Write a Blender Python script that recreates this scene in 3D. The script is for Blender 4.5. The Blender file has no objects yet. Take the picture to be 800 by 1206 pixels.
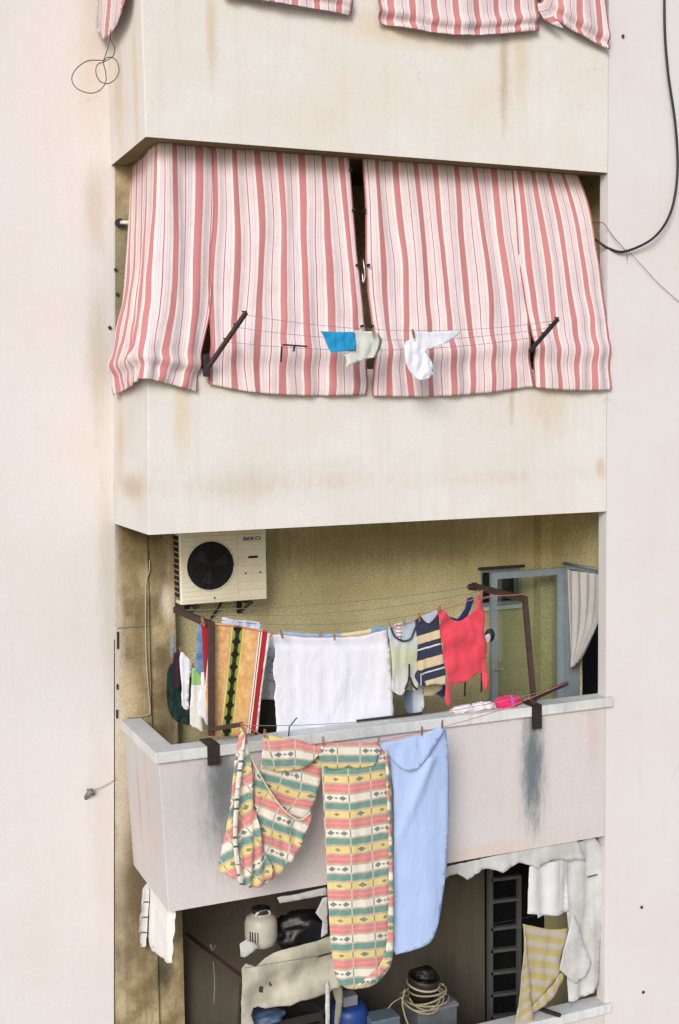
import bpy, bmesh, math, random
from mathutils import Vector, Matrix, noise, geometry
random.seed(7)
C = bpy.context.scene
COL = C.collection
R = math.radians

# ------------------------------------------------------------------ camera
F_PX, YAW, PITCH, ROLL = 1454.6, 0.4055, -0.0796, -0.0127
CAM = Vector((-2.4105, -9.2622, -2.0887))
_f = Vector((math.sin(YAW)*math.cos(PITCH), math.cos(YAW)*math.cos(PITCH), math.sin(PITCH)))
_r0 = Vector((math.cos(YAW), -math.sin(YAW), 0)); _u0 = _r0.cross(_f)
_r = _r0*math.cos(ROLL) + _u0*math.sin(ROLL)
_u = -_r0*math.sin(ROLL) + _u0*math.cos(ROLL)
cam_d = bpy.data.cameras.new('camera'); cam = bpy.data.objects.new('camera', cam_d); COL.objects.link(cam)
M = Matrix(((_r.x, _u.x, -_f.x), (_r.y, _u.y, -_f.y), (_r.z, _u.z, -_f.z))).to_4x4(); M.translation = CAM
cam.matrix_world = M
cam_d.sensor_fit = 'VERTICAL'; cam_d.sensor_height = 36; cam_d.lens = F_PX/1206*36
cam_d.clip_end = 500; C.camera = cam

def U(px, py, y=None, x=None):
    """a point of the photograph laid on the wall plane y = const (or x = const)"""
    d = _f + _r*((px-400)/F_PX) - _u*((py-603)/F_PX)
    t = (y-CAM.y)/d.y if y is not None else (x-CAM.x)/d.x
    return CAM + d*t

# ------------------------------------------------------------------ world, sun
SUN_EL, SUN_AZ = R(27), R(-36)        # azimuth measured from -Y, minus is towards -X
w = bpy.data.worlds.new('World'); C.world = w; w.use_nodes = True
nt = w.node_tree; nt.nodes.clear()
sky = nt.nodes.new('ShaderNodeTexSky'); sky.sky_type = 'NISHITA'; sky.sun_disc = False
sky.sun_elevation = SUN_EL; sky.air_density = 1.0; sky.dust_density = 2.0; sky.ozone_density = 1.5
sdir = Vector((math.sin(SUN_AZ)*math.cos(SUN_EL), -math.cos(SUN_AZ)*math.cos(SUN_EL), math.sin(SUN_EL)))
sky.sun_rotation = math.atan2(sdir.x, sdir.y)
bg = nt.nodes.new('ShaderNodeBackground'); bg.inputs['Strength'].default_value = 0.10
ow = nt.nodes.new('ShaderNodeOutputWorld')
nt.links.new(sky.outputs[0], bg.inputs[0]); nt.links.new(bg.outputs[0], ow.inputs[0])
sl = bpy.data.lights.new('sun', 'SUN'); sl.energy = 1.5; sl.angle = R(24); sl.color = (1.0, .97, .95)
so = bpy.data.objects.new('sun', sl); COL.objects.link(so)
so.rotation_euler = (-sdir).to_track_quat('-Z', 'Y').to_euler(); so.location = (-4, -12, 14)
C.view_settings.view_transform = 'Standard'; C.view_settings.look = 'None'
C.view_settings.exposure = 0.67; C.view_settings.gamma = 1
C.view_settings.use_curve_mapping = False
C.render.engine = 'CYCLES'
C.cycles.use_denoising = True
C.cycles.max_bounces = 6

# ------------------------------------------------------------------ node helpers
class NT:
    def __init__(s, name):
        s.m = bpy.data.materials.new(name); s.m.use_nodes = True
        s.t = s.m.node_tree; s.b = s.t.nodes['Principled BSDF']; s.o = s.t.nodes['Material Output']
    def n(s, typ, **kw):
        nd = s.t.nodes.new(typ)
        for k, v in kw.items(): setattr(nd, k, v)
        return nd
    def put(s, sock, v):
        if hasattr(v, 'is_output'): s.t.links.new(v, sock)
        else: sock.default_value = v
    def math(s, op, a, b=0.0, c=0.0, clamp=False):
        nd = s.n('ShaderNodeMath', operation=op, use_clamp=clamp)
        s.put(nd.inputs[0], a); s.put(nd.inputs[1], b); s.put(nd.inputs[2], c)
        return nd.outputs[0]
    def mix(s, fac, a, b, mode='MIX'):
        nd = s.n('ShaderNodeMix', data_type='RGBA', blend_type=mode)
        s.put(nd.inputs[0], fac); s.put(nd.inputs[6], c4(a)); s.put(nd.inputs[7], c4(b))
        return nd.outputs[2]
    def pos(s):
        return s.n('ShaderNodeNewGeometry').outputs['Position']
    def uv(s):
        nd = s.n('ShaderNodeTexCoord'); sp = s.n('ShaderNodeSeparateXYZ')
        s.t.links.new(nd.outputs['UV'], sp.inputs[0])
        return sp.outputs[0], sp.outputs[1]
    def sep(s, v):
        sp = s.n('ShaderNodeSeparateXYZ'); s.t.links.new(v, sp.inputs[0]); return sp.outputs
    def scale(s, v, sc):
        nd = s.n('ShaderNodeMapping'); s.t.links.new(v, nd.inputs[0]); nd.inputs['Scale'].default_value = sc
        return nd.outputs[0]
    def noise(s, v, scale, detail=4, rough=.55, out=0):
        nd = s.n('ShaderNodeTexNoise'); s.t.links.new(v, nd.inputs['Vector'])
        nd.inputs['Scale'].default_value = scale; nd.inputs['Detail'].default_value = detail
        nd.inputs['Roughness'].default_value = rough
        return nd.outputs[out]
    def rng(s, v, a, b, c=0.0, d=1.0, smooth=False):
        nd = s.n('ShaderNodeMapRange', interpolation_type='SMOOTHSTEP' if smooth else 'LINEAR', clamp=True)
        s.put(nd.inputs[0], v)
        for i, q in enumerate((a, b, c, d)): s.put(nd.inputs[1+i], q)
        return nd.outputs[0]
    def ramp(s, v, stops, interp='CONSTANT'):
        nd = s.n('ShaderNodeValToRGB'); cr = nd.color_ramp; cr.interpolation = interp
        while len(cr.elements) < len(stops): cr.elements.new(0.5)
        for e, (p, c) in zip(cr.elements, stops): e.position = p; e.color = c4(c)
        s.put(nd.inputs[0], v); return nd.outputs[0]
    def bump(s, h, strength, dist=.01):
        nd = s.n('ShaderNodeBump'); nd.inputs['Strength'].default_value = strength; nd.inputs['Distance'].default_value = dist
        s.put(nd.inputs['Height'], h); s.t.links.new(nd.outputs[0], s.b.inputs['Normal'])
    def col(s, v): s.put(s.b.inputs['Base Color'], c4(v)); return s
    def rough(s, v, spec=.3):
        s.put(s.b.inputs['Roughness'], v); s.b.inputs['Specular IOR Level'].default_value = spec; return s
def c4(v):
    return (v[0], v[1], v[2], 1.0) if isinstance(v, (tuple, list)) and len(v) == 3 else v
def S(r, g, b):
    """sRGB 0-255 to linear"""
    f = lambda q: (q/255/12.92) if q <= 10 else ((q/255+.055)/1.055)**2.4
    return (f(r), f(g), f(b))

def plaster(name, base, dirt, blotch=.35, streak=.3, grain=.1, bump=.3, stains_and_shade=(), bscale=60, nscale=1.1, lo=.42, hi=.72):
    t = NT(name); p = t.pos(); x, y, z = t.sep(p)
    big = t.rng(t.noise(p, nscale, 6, .6), lo, hi)
    c = t.mix(t.math('MULTIPLY', big, blotch), base, dirt)
    st = t.rng(t.noise(t.scale(p, (7, 7, .35)), 1.6, 4, .6), .52, .8)
    c = t.mix(t.math('MULTIPLY', st, streak), c, dirt)
    rag = t.math('ADD', t.math('MULTIPLY', t.noise(t.scale(p, (1, 1, .3)), 17, 6, .75), .75), t.math('MULTIPLY', t.noise(t.scale(p, (30, 30, 1.2)), 1.3, 3), .25))
    for ax, cx, cz, sx, sz, colr, amt in stains_and_shade:
        a = x if ax == 'x' else y
        dx = t.math('DIVIDE', t.math('SUBTRACT', a, cx), sx); dz = t.math('DIVIDE', t.math('SUBTRACT', z, cz), sz)
        d = t.math('SQRT', t.math('ADD', t.math('MULTIPLY', dx, dx), t.math('MULTIPLY', dz, dz)))
        d = t.math('ADD', d, t.math('MULTIPLY', t.math('SUBTRACT', rag, .5), 1.35))
        m = t.rng(d, 1.05, .15, 0, amt, True)
        c = t.mix(m, c, colr)
    g = t.noise(p, bscale*2.2, 3, .7)
    c = t.mix(t.rng(g, .3, .7, 0, grain), c, (0, 0, 0), 'MIX')
    vo = t.n('ShaderNodeTexVoronoi', feature='DISTANCE_TO_EDGE'); vo.inputs['Scale'].default_value = .9
    wp = t.n('ShaderNodeVectorMath', operation='ADD'); t.t.links.new(p, wp.inputs[0])
    sc_ = t.n('ShaderNodeVectorMath', operation='SCALE'); t.t.links.new(t.noise(p, 2.2, 5, .65, 1), sc_.inputs[0]); sc_.inputs['Scale'].default_value = .55
    t.t.links.new(sc_.outputs[0], wp.inputs[1]); t.t.links.new(wp.outputs[0], vo.inputs['Vector'])
    crk = t.math('MULTIPLY', t.math('LESS_THAN', vo.outputs['Distance'], .0035), t.rng(t.noise(p, .8, 2), .6, .66))
    c = t.mix(t.math('MULTIPLY', crk, .18), c, (.2, .15, .1))
    chip = t.rng(t.noise(p, 16, 5, .75), .70, .735)
    c = t.mix(t.math('MULTIPLY', chip, .35), c, dirt)
    t.col(c).rough(.93, .15)
    h = t.math('ADD', t.noise(p, bscale, 4, .65), t.math('MULTIPLY', t.noise(p, 5, 3), .6))
    t.bump(h, bump, .012)
    return t.m

def plain(name, colr, rough=.6, metal=0, var=.25, scale=8, var_col=None, spec=.4, bump=0):
    t = NT(name); oc = t.n('ShaderNodeTexCoord').outputs['Object']
    nz = t.rng(t.noise(oc, scale, 6, .65), .35, .7)
    vc = var_col or tuple(q*.45 for q in colr)
    t.col(t.mix(t.math('MULTIPLY', nz, var), colr, vc)).rough(rough, spec)
    t.b.inputs['Metallic'].default_value = metal
    if bump: t.bump(t.noise(oc, scale*6, 4), bump, .01)
    return t.m

def weave(t, amt=.25):
    oc = t.n('ShaderNodeTexCoord').outputs['Object']
    cr = t.n('ShaderNodeMapping'); t.t.links.new(oc, cr.inputs[0]); cr.inputs['Scale'].default_value = (1, 1, .42); cr.inputs['Rotation'].default_value = (0, .35, 0)
    rid = t.math('POWER', t.math('SUBTRACT', 1.0, t.math('ABSOLUTE', t.math('MULTIPLY', t.math('SUBTRACT', t.noise(cr.outputs[0], 7, 3, .5), .5), 5.0)), clamp=True), 3.0)
    h = t.math('ADD', t.math('ADD', t.math('MULTIPLY', t.noise(oc, 14, 4, .5), .8), t.math('MULTIPLY', rid, .9)), t.math('MULTIPLY', t.noise(oc, 260, 2), .35))
    t.bump(h, amt, .007); t.rough(.95, .1)
    t.b.inputs['Sheen Weight'].default_value = .12
    return oc

def cloth_mat(name, colr, colr2=None, amt=.5, scale=6, bump=.3):
    t = NT(name); oc = weave(t, bump)
    nz = t.rng(t.noise(oc, scale, 4, .55), .38, .66)
    t.col(t.mix(t.math('MULTIPLY', nz, amt), colr, colr2 or tuple(q*.72 for q in colr)))
    return t.m

def stripe_mat(name, stops, axis=0, interp='CONSTANT', mottled=.12, fade=None, bump=.25, fr=True):
    t = NT(name); oc = weave(t, bump); uv = t.uv(); v = uv[axis]
    v = t.math('FRACT', v) if fr else v
    c = t.ramp(v, stops, interp)
    nz = t.rng(t.noise(oc, 9, 5, .6), .35, .7)
    c = t.mix(t.math('MULTIPLY', nz, mottled), c, fade or (.25, .2, .2))
    c = t.mix(t.rng(t.noise(oc, 190, 2, .6), .35, .68, 0, .16), c, (.22, .17, .17))
    t.col(c); return t.m

# awning fabric: one repeat of wide brick red, cream, pale pink, hairline red
RED, CREAM, PINK, LINE = (.52, .19, .20), (.76, .72, .65), (.68, .60, .615), (.36, .115, .12)
MID = (.56, .42, .44)
ST = [(0, RED), (.28, CREAM), (.345, PINK), (.43, MID), (.455, PINK), (.52, MID), (.54, PINK), (.635, LINE), (.67, PINK), (.76, MID), (.78, PINK), (.845, MID), (.87, PINK), (.935, CREAM)]
M_AWN = stripe_mat('awning_stripe_fabric', ST, 0, mottled=.18, fade=(.40, .25, .23))

def bedsheet_mat():
    t = NT('banded_bedsheet_fabric'); oc = weave(t, .2); u, v = t.uv()
    TAN = (.42, .33, .24); WH = (.64, .61, .53); GR = (.075, .225, .19); YE = (.62, .49, .18); RE = (.54, .16, .16)
    wv = t.math('MULTIPLY', t.math('SUBTRACT', t.noise(oc, 120, 2), .5), .05)
    f = t.math('FRACT', t.math('ADD', v, wv))
    c = t.ramp(f, [(0, WH), (.20, TAN), (.25, GR), (.42, TAN), (.48, YE), (.66, TAN), (.71, RE), (.80, (.58, .22, .20)), (.84, RE), (.94, TAN)])
    fu = t.math('FRACT', u); f2 = t.math('MULTIPLY', t.math('FRACT', t.math('MULTIPLY', u, .5)), 2.0)
    # thin dark threads down the cloth, paler on the coloured bands
    ln = t.math('GREATER_THAN', t.math('ABSOLUTE', t.math('SUBTRACT', fu, .5)), .472)
    inw = t.math('ADD', t.math('LESS_THAN', f, .20), t.math('MULTIPLY', t.math('GREATER_THAN', f, .48), t.math('LESS_THAN', f, .66)))
    c = t.mix(t.math('MULTIPLY', ln, .75), c, t.mix(inw, (.5, .46, .4), (.06, .07, .06)))
    def diamond(q, cu, cv, ru, rv):
        du = t.math('DIVIDE', t.math('ABSOLUTE', t.math('SUBTRACT', q, cu)), ru)
        dv = t.math('DIVIDE', t.math('ABSOLUTE', t.math('SUBTRACT', f, cv)), rv)
        return t.math('LESS_THAN', t.math('ADD', du, dv), 1.0)
    DI = (.035, .10, .12)
    for q, cu, cv, ru, rv, colr in ((f2, .25, .10, .16, .075, DI), (f2, .75, .10, .16, .075, DI), (f2, .5, .10, .07, .035, DI), (f2, 1.5, .57, .2, .075, (.06, .13, .09)), (f2, .5, .57, .12, .055, (.10, .17, .09))):
        c = t.mix(t.math('MULTIPLY', diamond(q, cu, cv, ru, rv), .9), c, colr)
    nz = t.rng(t.noise(oc, 30, 5, .7), .35, .7)
    c = t.mix(t.math('ADD', t.math('MULTIPLY', nz, .14), .05), c, (.62, .57, .5))
    t.col(c); return t.m
M_BED = bedsheet_mat()

def towel_mat():
    t = NT('orange_towel_fabric'); oc = weave(t, .4); u, v = t.uv()
    OR = (.56, .29, .12); OY = (.64, .44, .20)
    mot = t.rng(t.noise(oc, 16, 6, .7), .42, .6)
    org = t.mix(mot, OR, OY)
    st = [(0, (.8, .75, .7)), (.02, (.30, .02, .03)), (.15, (.8, .75, .7)), (.165, (0, 0, 1)), (.45, (.7, .5, .1)), (.475, (.22, .27, .055)), (.515, (.03, .035, .02)), (.575, (.22, .27, .055)), (.615, (.7, .5, .1)), (.63, (0, 0, 1)), (.845, (.8, .7, .55)), (.865, (.02, .02, .02)), (.878, (.8, .7, .55)), (.895, (.36, .02, .03)), (.975, (.8, .75, .7))]
    c = t.ramp(u, st)
    isorg = t.math('MULTIPLY', t.math('GREATER_THAN', u, .165), t.math('LESS_THAN', u, .845))
    band = t.math('MULTIPLY', t.math('GREATER_THAN', u, .45), t.math('LESS_THAN', u, .63))
    c = t.mix(t.math('SUBTRACT', isorg, band), c, org)
    fv = t.math('ABSOLUTE', t.math('SUBTRACT', t.math('FRACT', t.math('MULTIPLY', v, 9.0)), .5))
    du = t.math('DIVIDE', t.math('ABSOLUTE', t.math('SUBTRACT', u, .545)), .062)
    dm = t.math('LESS_THAN', t.math('ADD', du, t.math('MULTIPLY', fv, 2.3)), 1.05)
    c = t.mix(dm, c, (.012, .015, .01))
    t.col(c); return t.m
M_TOWEL = towel_mat()

# walls ----------------------------------------------------------------
BR = (.20, .125, .06); DK = (.055, .05, .035); SOOT = (.045, .05, .055); RUST = (.26, .14, .06)
WALL_B = (.648, .63, .632); PAR_B = (.665, .655, .625); PAR_C = (.585, .558, .56)
M_WALL = plaster('pink_plaster', WALL_B, (.60, .46, .38), .22, .14, .15, .2, stains_and_shade=[
    ('x', -.10, -3.5, .13, 1.3, (.44, .38, .27), .4), ('x', -.12, -.35, .14, .5, (.42, .32, .16), .35), ('x', -.14, -1.6, .13, .9, (.45, .36, .2), .4), ('x', -.10, .9, .2, 1.0, (.60, .48, .34), .4), ('x', -.2, -5.6, .2, 1.3, (.5, .44, .38), .3)])
M_STRIP = plaster('soiled_shaded_plaster', (.52, .43, .26), (.17, .125, .06), .8, .6, .35, .6, nscale=3.6, lo=.36, hi=.62, bscale=40, stains_and_shade=[('x', .1, 3.4, 2.0, 3.6, WALL_B, 1),
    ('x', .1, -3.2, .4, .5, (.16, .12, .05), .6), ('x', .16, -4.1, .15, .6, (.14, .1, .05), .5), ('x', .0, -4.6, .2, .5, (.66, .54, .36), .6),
    ('x', .15, -6.3, .3, .6, (.10, .08, .05), .8), ('x', .3, -7.0, .15, .3, (.05, .045, .03), .85), ('x', -.07, -4.0, .11, 3.4, (.62, .58, .50), .85), ('x', -.02, -5.3, .14, .7, (.55, .49, .38), .7), ('x', .36, -3.3, .16, .7, (.16, .12, .06), .7), ('x', .4, -4.5, .14, .7, (.14, .11, .06), .75), ('x', .42, -3.72, .09, .22, (.70, .64, .50), .9), ('x', .06, -.9, .3, .95, (.26, .24, .15), .8), ('x', .12, -6.3, .3, 1.0, (.17, .13, .08), .7), ('x', .3, -3.05, .5, .18, (.12, .09, .04), .8)])  # spots just below the middle slab paint its shade, the rest is soiling
M_PAR_A = plaster('cream_plaster', PAR_B, (.55, .40, .24), .25, .18, .15, .2, stains_and_shade=[
    ('x', 3.13, .8, .05, .7, RUST, .4), ('x', 3.13, .8, .1, .6, (.5, .42, .3), .35), ('x', .55, .85, .06, .6, (.5, .36, .2), .45), ('x', 3.3, .9, .12, .5, (.55, .45, .26), .4), ('x', 2.2, 1.0, .9, .18, (.6, .48, .3), .5), ('y', .25, .5, .12, .9, (.6, .44, .26), .45), ('y', .8, .5, .2, .9, (.62, .48, .32), .4)])
M_PAR_B = plaster('cream_plaster_stained', (.66, .65, .628), (.50, .36, .22), .25, .2, .15, .2, stains_and_shade=[
    ('x', .75, -2.64, .62, .22, (.44, .36, .27), .24), ('x', 1.55, -2.58, .42, .2, (.46, .38, .29), .16), ('x', 3.0, -2.68, .5, .1, (.52, .44, .34), .1), ('x', 3.6, -2.0, .3, .5, (.55, .42, .26), .4), ('x', 1.3, -1.86, 1.6, .12, (.58, .44, .25), .45), ('x', 3.2, -1.95, .04, .4, (.45, .33, .2), .5), ('x', 4.12, -2.6, .08, .15, (.5, .33, .16), .5), ('y', .5, -2.65, .6, .15, (.42, .28, .14), .5), ('y', .9, -2.3, .2, .5, (.55, .4, .25), .4), ('x', .25, -2.1, .1, .5, (.6, .45, .25), .4)])
M_PAR_C = plaster('grey_pink_plaster', PAR_C, (.50, .42, .38), .25, .18, .18, .25, stains_and_shade=[
    ('x', .34, -5.1, .55, .75, (.44, .45, .47), .6), ('x', .56, -5.1, .32, .85, (.26, .275, .29), .75), ('x', .52, -5.02, .17, .6, (.085, .105, .12), .7), ('x', 3.415, -5.26, .22, .85, (.34, .35, .36), .65), ('x', 3.41, -5.22, .155, .78, (.075, .11, .12), .8), ('y', .38, -5.3, .3, .8, (.60, .48, .40), .35), ('y', .75, -5.3, .07, .6, (.5, .34, .2), .5), ('y', .45, -5.1, .04, .6, (.5, .34, .2), .4), ('x', 2.6, -5.95, 1.6, .1, (.6, .45, .34), .4), ('x', 4.05, -5.0, .1, .6, (.55, .42, .36), .4)])
M_BACK = plaster('olive_render', (.78, .70, .40), (.44, .375, .18), .6, .35, .62, 1.0, bscale=34, stains_and_shade=[
    ('x', 2.6, -3.3, 2.2, .35, (.15, .115, .045), .5), ('x', 1.4, -4.0, .3, .25, (.44, .36, .18), .35)])  # long first spot paints the shade near the top of the back wall
M_BACK_LOW = plaster('shaded_olive_render', (.125, .112, .085), (.055, .047, .035), .5, .4, .35, .6, bscale=34)  # same olive render with the bottom balcony's shade put into the colour
M_SOFFIT = plaster('dark_soffit', (.20, .15, .065), (.08, .065, .035), .8, .4, .2, .4)  # dark olive colour for the slab undersides
M_COPING = plaster('weathered_concrete', (.66, .67, .66), (.30, .32, .32), .5, .45, .2, .4, bscale=40)
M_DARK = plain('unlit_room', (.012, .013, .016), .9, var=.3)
M_ALU = plain('grey_aluminium', (.27, .33, .37), .45, .3, .35, 6, spec=.5)
M_RUSTY = plain('brown_rusty_iron', (.042, .028, .024), .75, .1, .7, 18, (.085, .04, .03), bump=.4)
M_BLACKIRON = plain('black_iron', (.018, .017, .018), .6, .2, .5, 14, (.05, .03, .02), bump=.3)
M_CABLE = plain('black_rubber', (.012, .012, .013), .55)
M_GREYCABLE = plain('grey_cable_sheath', (.42, .36, .24), .7, var=.5, scale=10)
M_LINE = plain('plastic_line', (.22, .21, .2), .5)
M_REDLINE = plain('pink_plastic_line', (.5, .16, .14), .5)
M_PEG = plain('worn_wood', (.30, .17, .09), .8, var=.6, scale=20)
M_WIRE = plain('thin_wire', (.05, .045, .04), .6)

# ------------------------------------------------------------------ object helpers
WL = {}
def loc_of(o): return WL.get(o.name, Vector((0, 0, 0)))
def thing(name, loc, label=None, cat=None, group=None, kind=None, parent=None):
    o = bpy.data.objects.new(name, None); COL.objects.link(o); o.empty_display_size = .1
    WL[o.name] = Vector(loc)
    if parent: o.parent = parent; o.location = Vector(loc) - loc_of(parent)
    else: o.location = loc
    tag(o, label, cat, group, kind); return o
def tag(o, label=None, cat=None, group=None, kind=None):
    for k, v in (('label', label), ('category', cat), ('group', group), ('kind', kind)):
        if v: o[k] = v
    return o
class MB:
    def __init__(s): s.bm = bmesh.new(); s.uvl = None
    def box(s, a, b, bev=0):
        a, b = Vector(a), Vector(b)
        r = bmesh.ops.create_cube(s.bm, size=1)['verts']
        for v in r: v.co = Vector((a[i] + (v.co[i]+.5)*(b[i]-a[i]) for i in range(3)))
        if bev:
            es = list({e for v in r for e in v.link_edges})
            bmesh.ops.bevel(s.bm, geom=es, offset=bev, segments=2, affect='EDGES', profile=.6)
        return s
    def bar(s, p, q, w, h, bev=0):
        """box section from p to q"""
        p, q = Vector(p), Vector(q); d = q-p; L = d.length
        r = bmesh.ops.create_cube(s.bm, size=1)['verts']
        m = d.to_track_quat('X', 'Z').to_matrix()
        for v in r: v.co = p + m @ Vector(((v.co.x+.5)*L, v.co.y*w, v.co.z*h))
        if bev:
            es = list({e for v in r for e in v.link_edges})
            bmesh.ops.bevel(s.bm, geom=es, offset=bev, segments=1, affect='EDGES')
        return s
    def tube(s, pts, r, seg=8, smooth=True, sub=1):
        pts = [Vector(p) for p in pts]
        if sub > 1: pts = crom(pts, sub)
        rings = []; n = len(pts); up = Vector((.13, .97, .21))
        for i, p in enumerate(pts):
            d = (pts[min(i+1, n-1)] - pts[max(i-1, 0)]).normalized()
            a = d.cross(up)
            if a.length < .05: a = d.cross(Vector((1, 0, 0)))
            a.normalize(); b = a.cross(d).normalized(); up = b if False else up
            rr = r[i] if isinstance(r, list) else r
            rings.append([s.bm.verts.new(p + (a*math.cos(2*math.pi*k/seg) + b*math.sin(2*math.pi*k/seg))*rr) for k in range(seg)])
        for i in range(n-1):
            for k in range(seg):
                s.bm.faces.new((rings[i][k], rings[i][(k+1) % seg], rings[i+1][(k+1) % seg], rings[i+1][k])).smooth = True
        s.bm.faces.new(rings[0][::-1]); s.bm.faces.new(rings[-1]); return s
    def lathe(s, c, prof, seg=32, axis=Vector((0, 0, 1)), cap=True):
        c = Vector(c); q = Vector((0, 0, 1)).rotation_difference(axis).to_matrix()
        rings = [[s.bm.verts.new(c + q @ Vector((r*math.cos(2*math.pi*k/seg), r*math.sin(2*math.pi*k/seg), z))) for k in range(seg)] for r, z in prof]
        for i in range(len(rings)-1):
            for k in range(seg):
                s.bm.faces.new((rings[i][k], rings[i][(k+1) % seg], rings[i+1][(k+1) % seg], rings[i+1][k])).smooth = True
        if cap: s.bm.faces.new(rings[0][::-1]); s.bm.faces.new(rings[-1])
        return s
    def lump(s, c, rad, seed=0, amp=.25, f=3.0, sub=4):
        r = bmesh.ops.create_icosphere(s.bm, subdivisions=sub, radius=1)['verts']; c = Vector(c)
        for v in r:
            d = v.co.copy(); k = 1 + amp*noise.fractal(d*f*.5 + Vector((seed, seed*2.1, 0)), 1, 2, 4) + amp*.5*abs(noise.noise(d*f*1.7 + Vector((seed*3, 0, 0))))
            v.co = c + Vector((d.x*rad[0], d.y*rad[1], d.z*rad[2]))*k
            for fc in v.link_faces: fc.smooth = True
        return s
    def build(s, name, mat, parent=None, origin=None, mods=None, recalc=True):
        if recalc: bmesh.ops.recalc_face_normals(s.bm, faces=s.bm.faces)
        me = bpy.data.meshes.new(name)
        if origin is None and parent is None:
            zs = [v.co for v in s.bm.verts]
            lo = Vector((min(v[i] for v in zs) for i in range(3))); hi = Vector((max(v[i] for v in zs) for i in range(3)))
            origin = Vector(((lo.x+hi.x)/2, (lo.y+hi.y)/2, lo.z))
        base = Vector(origin) if origin is not None else loc_of(parent)
        for v in s.bm.verts: v.co -= base
        s.bm.to_mesh(me); s.bm.free(); me.materials.append(mat)
        o = bpy.data.objects.new(name, me); COL.objects.link(o); WL[o.name] = base
        if parent: o.parent = parent; o.location = base - loc_of(parent)
        else: o.location = base
        return o

def crom(P, sub, closed=False):
    out = []; n = len(P)
    rngN = n if closed else n-1
    for i in range(rngN):
        if closed: p0, p1, p2, p3 = P[i-1], P[i], P[(i+1) % n], P[(i+2) % n]
        else: p0, p1, p2, p3 = P[max(i-1, 0)], P[i], P[i+1], P[min(i+2, n-1)]
        for k in range(sub):
            t = k/sub
            out.append(((p1*2) + (p2-p0)*t + (p0*2-p1*5+p2*4-p3)*t*t + (p1*3-p0-p2*3+p3)*t**3)*.5)
    if not closed: out.append(P[-1])
    return out

def nz(x, y, z=0): return noise.noise(Vector((x, y, z)))

def solid(o, th=.004):
    md = o.modifiers.new('thickness', 'SOLIDIFY'); md.thickness = th; md.offset = 0
    return o

def sheet(name, outline, mat, y=None, x=None, label=None, cat=None, group=None, parent=None, fold=.02, fx=.10, fy=.012, seed=0, step=5.0, smooth=2, uv=None, holes=(), th=.0018, jit=.5, yfun=None, crumple=.0025):
    """a cloth cut to an outline of the photograph, hung on the plane y (or x), with its own folds and thickness"""
    P = [Vector((a, b)) for a, b in outline]
    if smooth > 1: P = crom(P, smooth, True)
    def resample(P):
        Q = []
        for i, a in enumerate(P):
            b = P[(i+1) % len(P)]; L = (b-a).length; k = max(1, int(L/step))
            for j in range(k):
                q = a.lerp(b, j/k)
                Q.append(q + Vector((nz(q.x*.13, q.y*.13, seed), nz(q.x*.13, q.y*.13, seed+9)))*jit)
        return Q
    Q = resample(P)
    xs = [q.x for q in Q]; ys = [q.y for q in Q]; x0, x1, y0, y1 = min(xs), max(xs), min(ys), max(ys)
    n = len(Q); V = list(Q); E = [(i, (i+1) % n) for i in range(n)]
    H = []
    for h in holes:
        hp = resample([Vector(p) for p in h]); s0 = len(V); V += hp; E += [(s0+i, s0+(i+1) % len(hp)) for i in range(len(hp))]; H.append(hp)
    def inside(p, poly):
        c = False; m = len(poly)
        for i in range(m):
            a, b = poly[i], poly[i-1]
            if (a.y > p.y) != (b.y > p.y) and p.x < (b.x-a.x)*(p.y-a.y)/(b.y-a.y)+a.x: c = not c
        return c
    gy = y0 + step*.5; row = 0
    while gy < y1:
        gx = x0 + step*(.5 if row % 2 else .25)
        while gx < x1:
            q = Vector((gx, gy))
            if inside(q, Q) and min((q-e).length for e in V[:n]) > step*.45: V.append(q)
            gx += step
        gy += step*.9; row += 1
    vs, es, fs, *_ = geometry.delaunay_2d_cdt(V, E, [], 1, 1e-4)
    bm = bmesh.new(); uvl = bm.loops.layers.uv.new('UVMap'); bv = []; pxs = []
    for q in vs:
        u = (q.x-x0)/(x1-x0); v = (q.y-y0)/(y1-y0)
        amp = .25 + .75*min(1, v*2.2)
        d = .55*fold*amp*(nz(q.x*fx, q.y*fy*.6, seed) + .45*nz(q.x*fx*2.1, q.y*fy, seed+5)) + crumple*nz(q.x*.16, q.y*.13, seed+3)
        if yfun: d += yfun(q.x, q.y, u, v)
        if y is not None: p = U(q.x, q.y, y=y); p.y += d
        else: p = U(q.x, q.y, x=x); p.x += d
        bv.append(bm.verts.new(p)); pxs.append((q.x, q.y, u, v))
    for f in fs:
        cen = sum((vs[i] for i in f), Vector((0, 0)))/len(f)
        if any(inside(cen, h) for h in H): continue
        try: fc = bm.faces.new([bv[i] for i in f])
        except ValueError: continue
        fc.smooth = True
        for lp, i in zip(fc.loops, f):
            px, py, u, v = pxs[i]
            lp[uvl].uv = uv(px, py, u, v) if uv else (u, v)
    m = MB(); m.bm.free(); m.bm = bm
    bmesh.ops.recalc_face_normals(bm, faces=bm.faces)
    o = m.build(name, mat, parent, recalc=False)
    solid(o, th); tag(o, label, cat, group); return o

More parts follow.
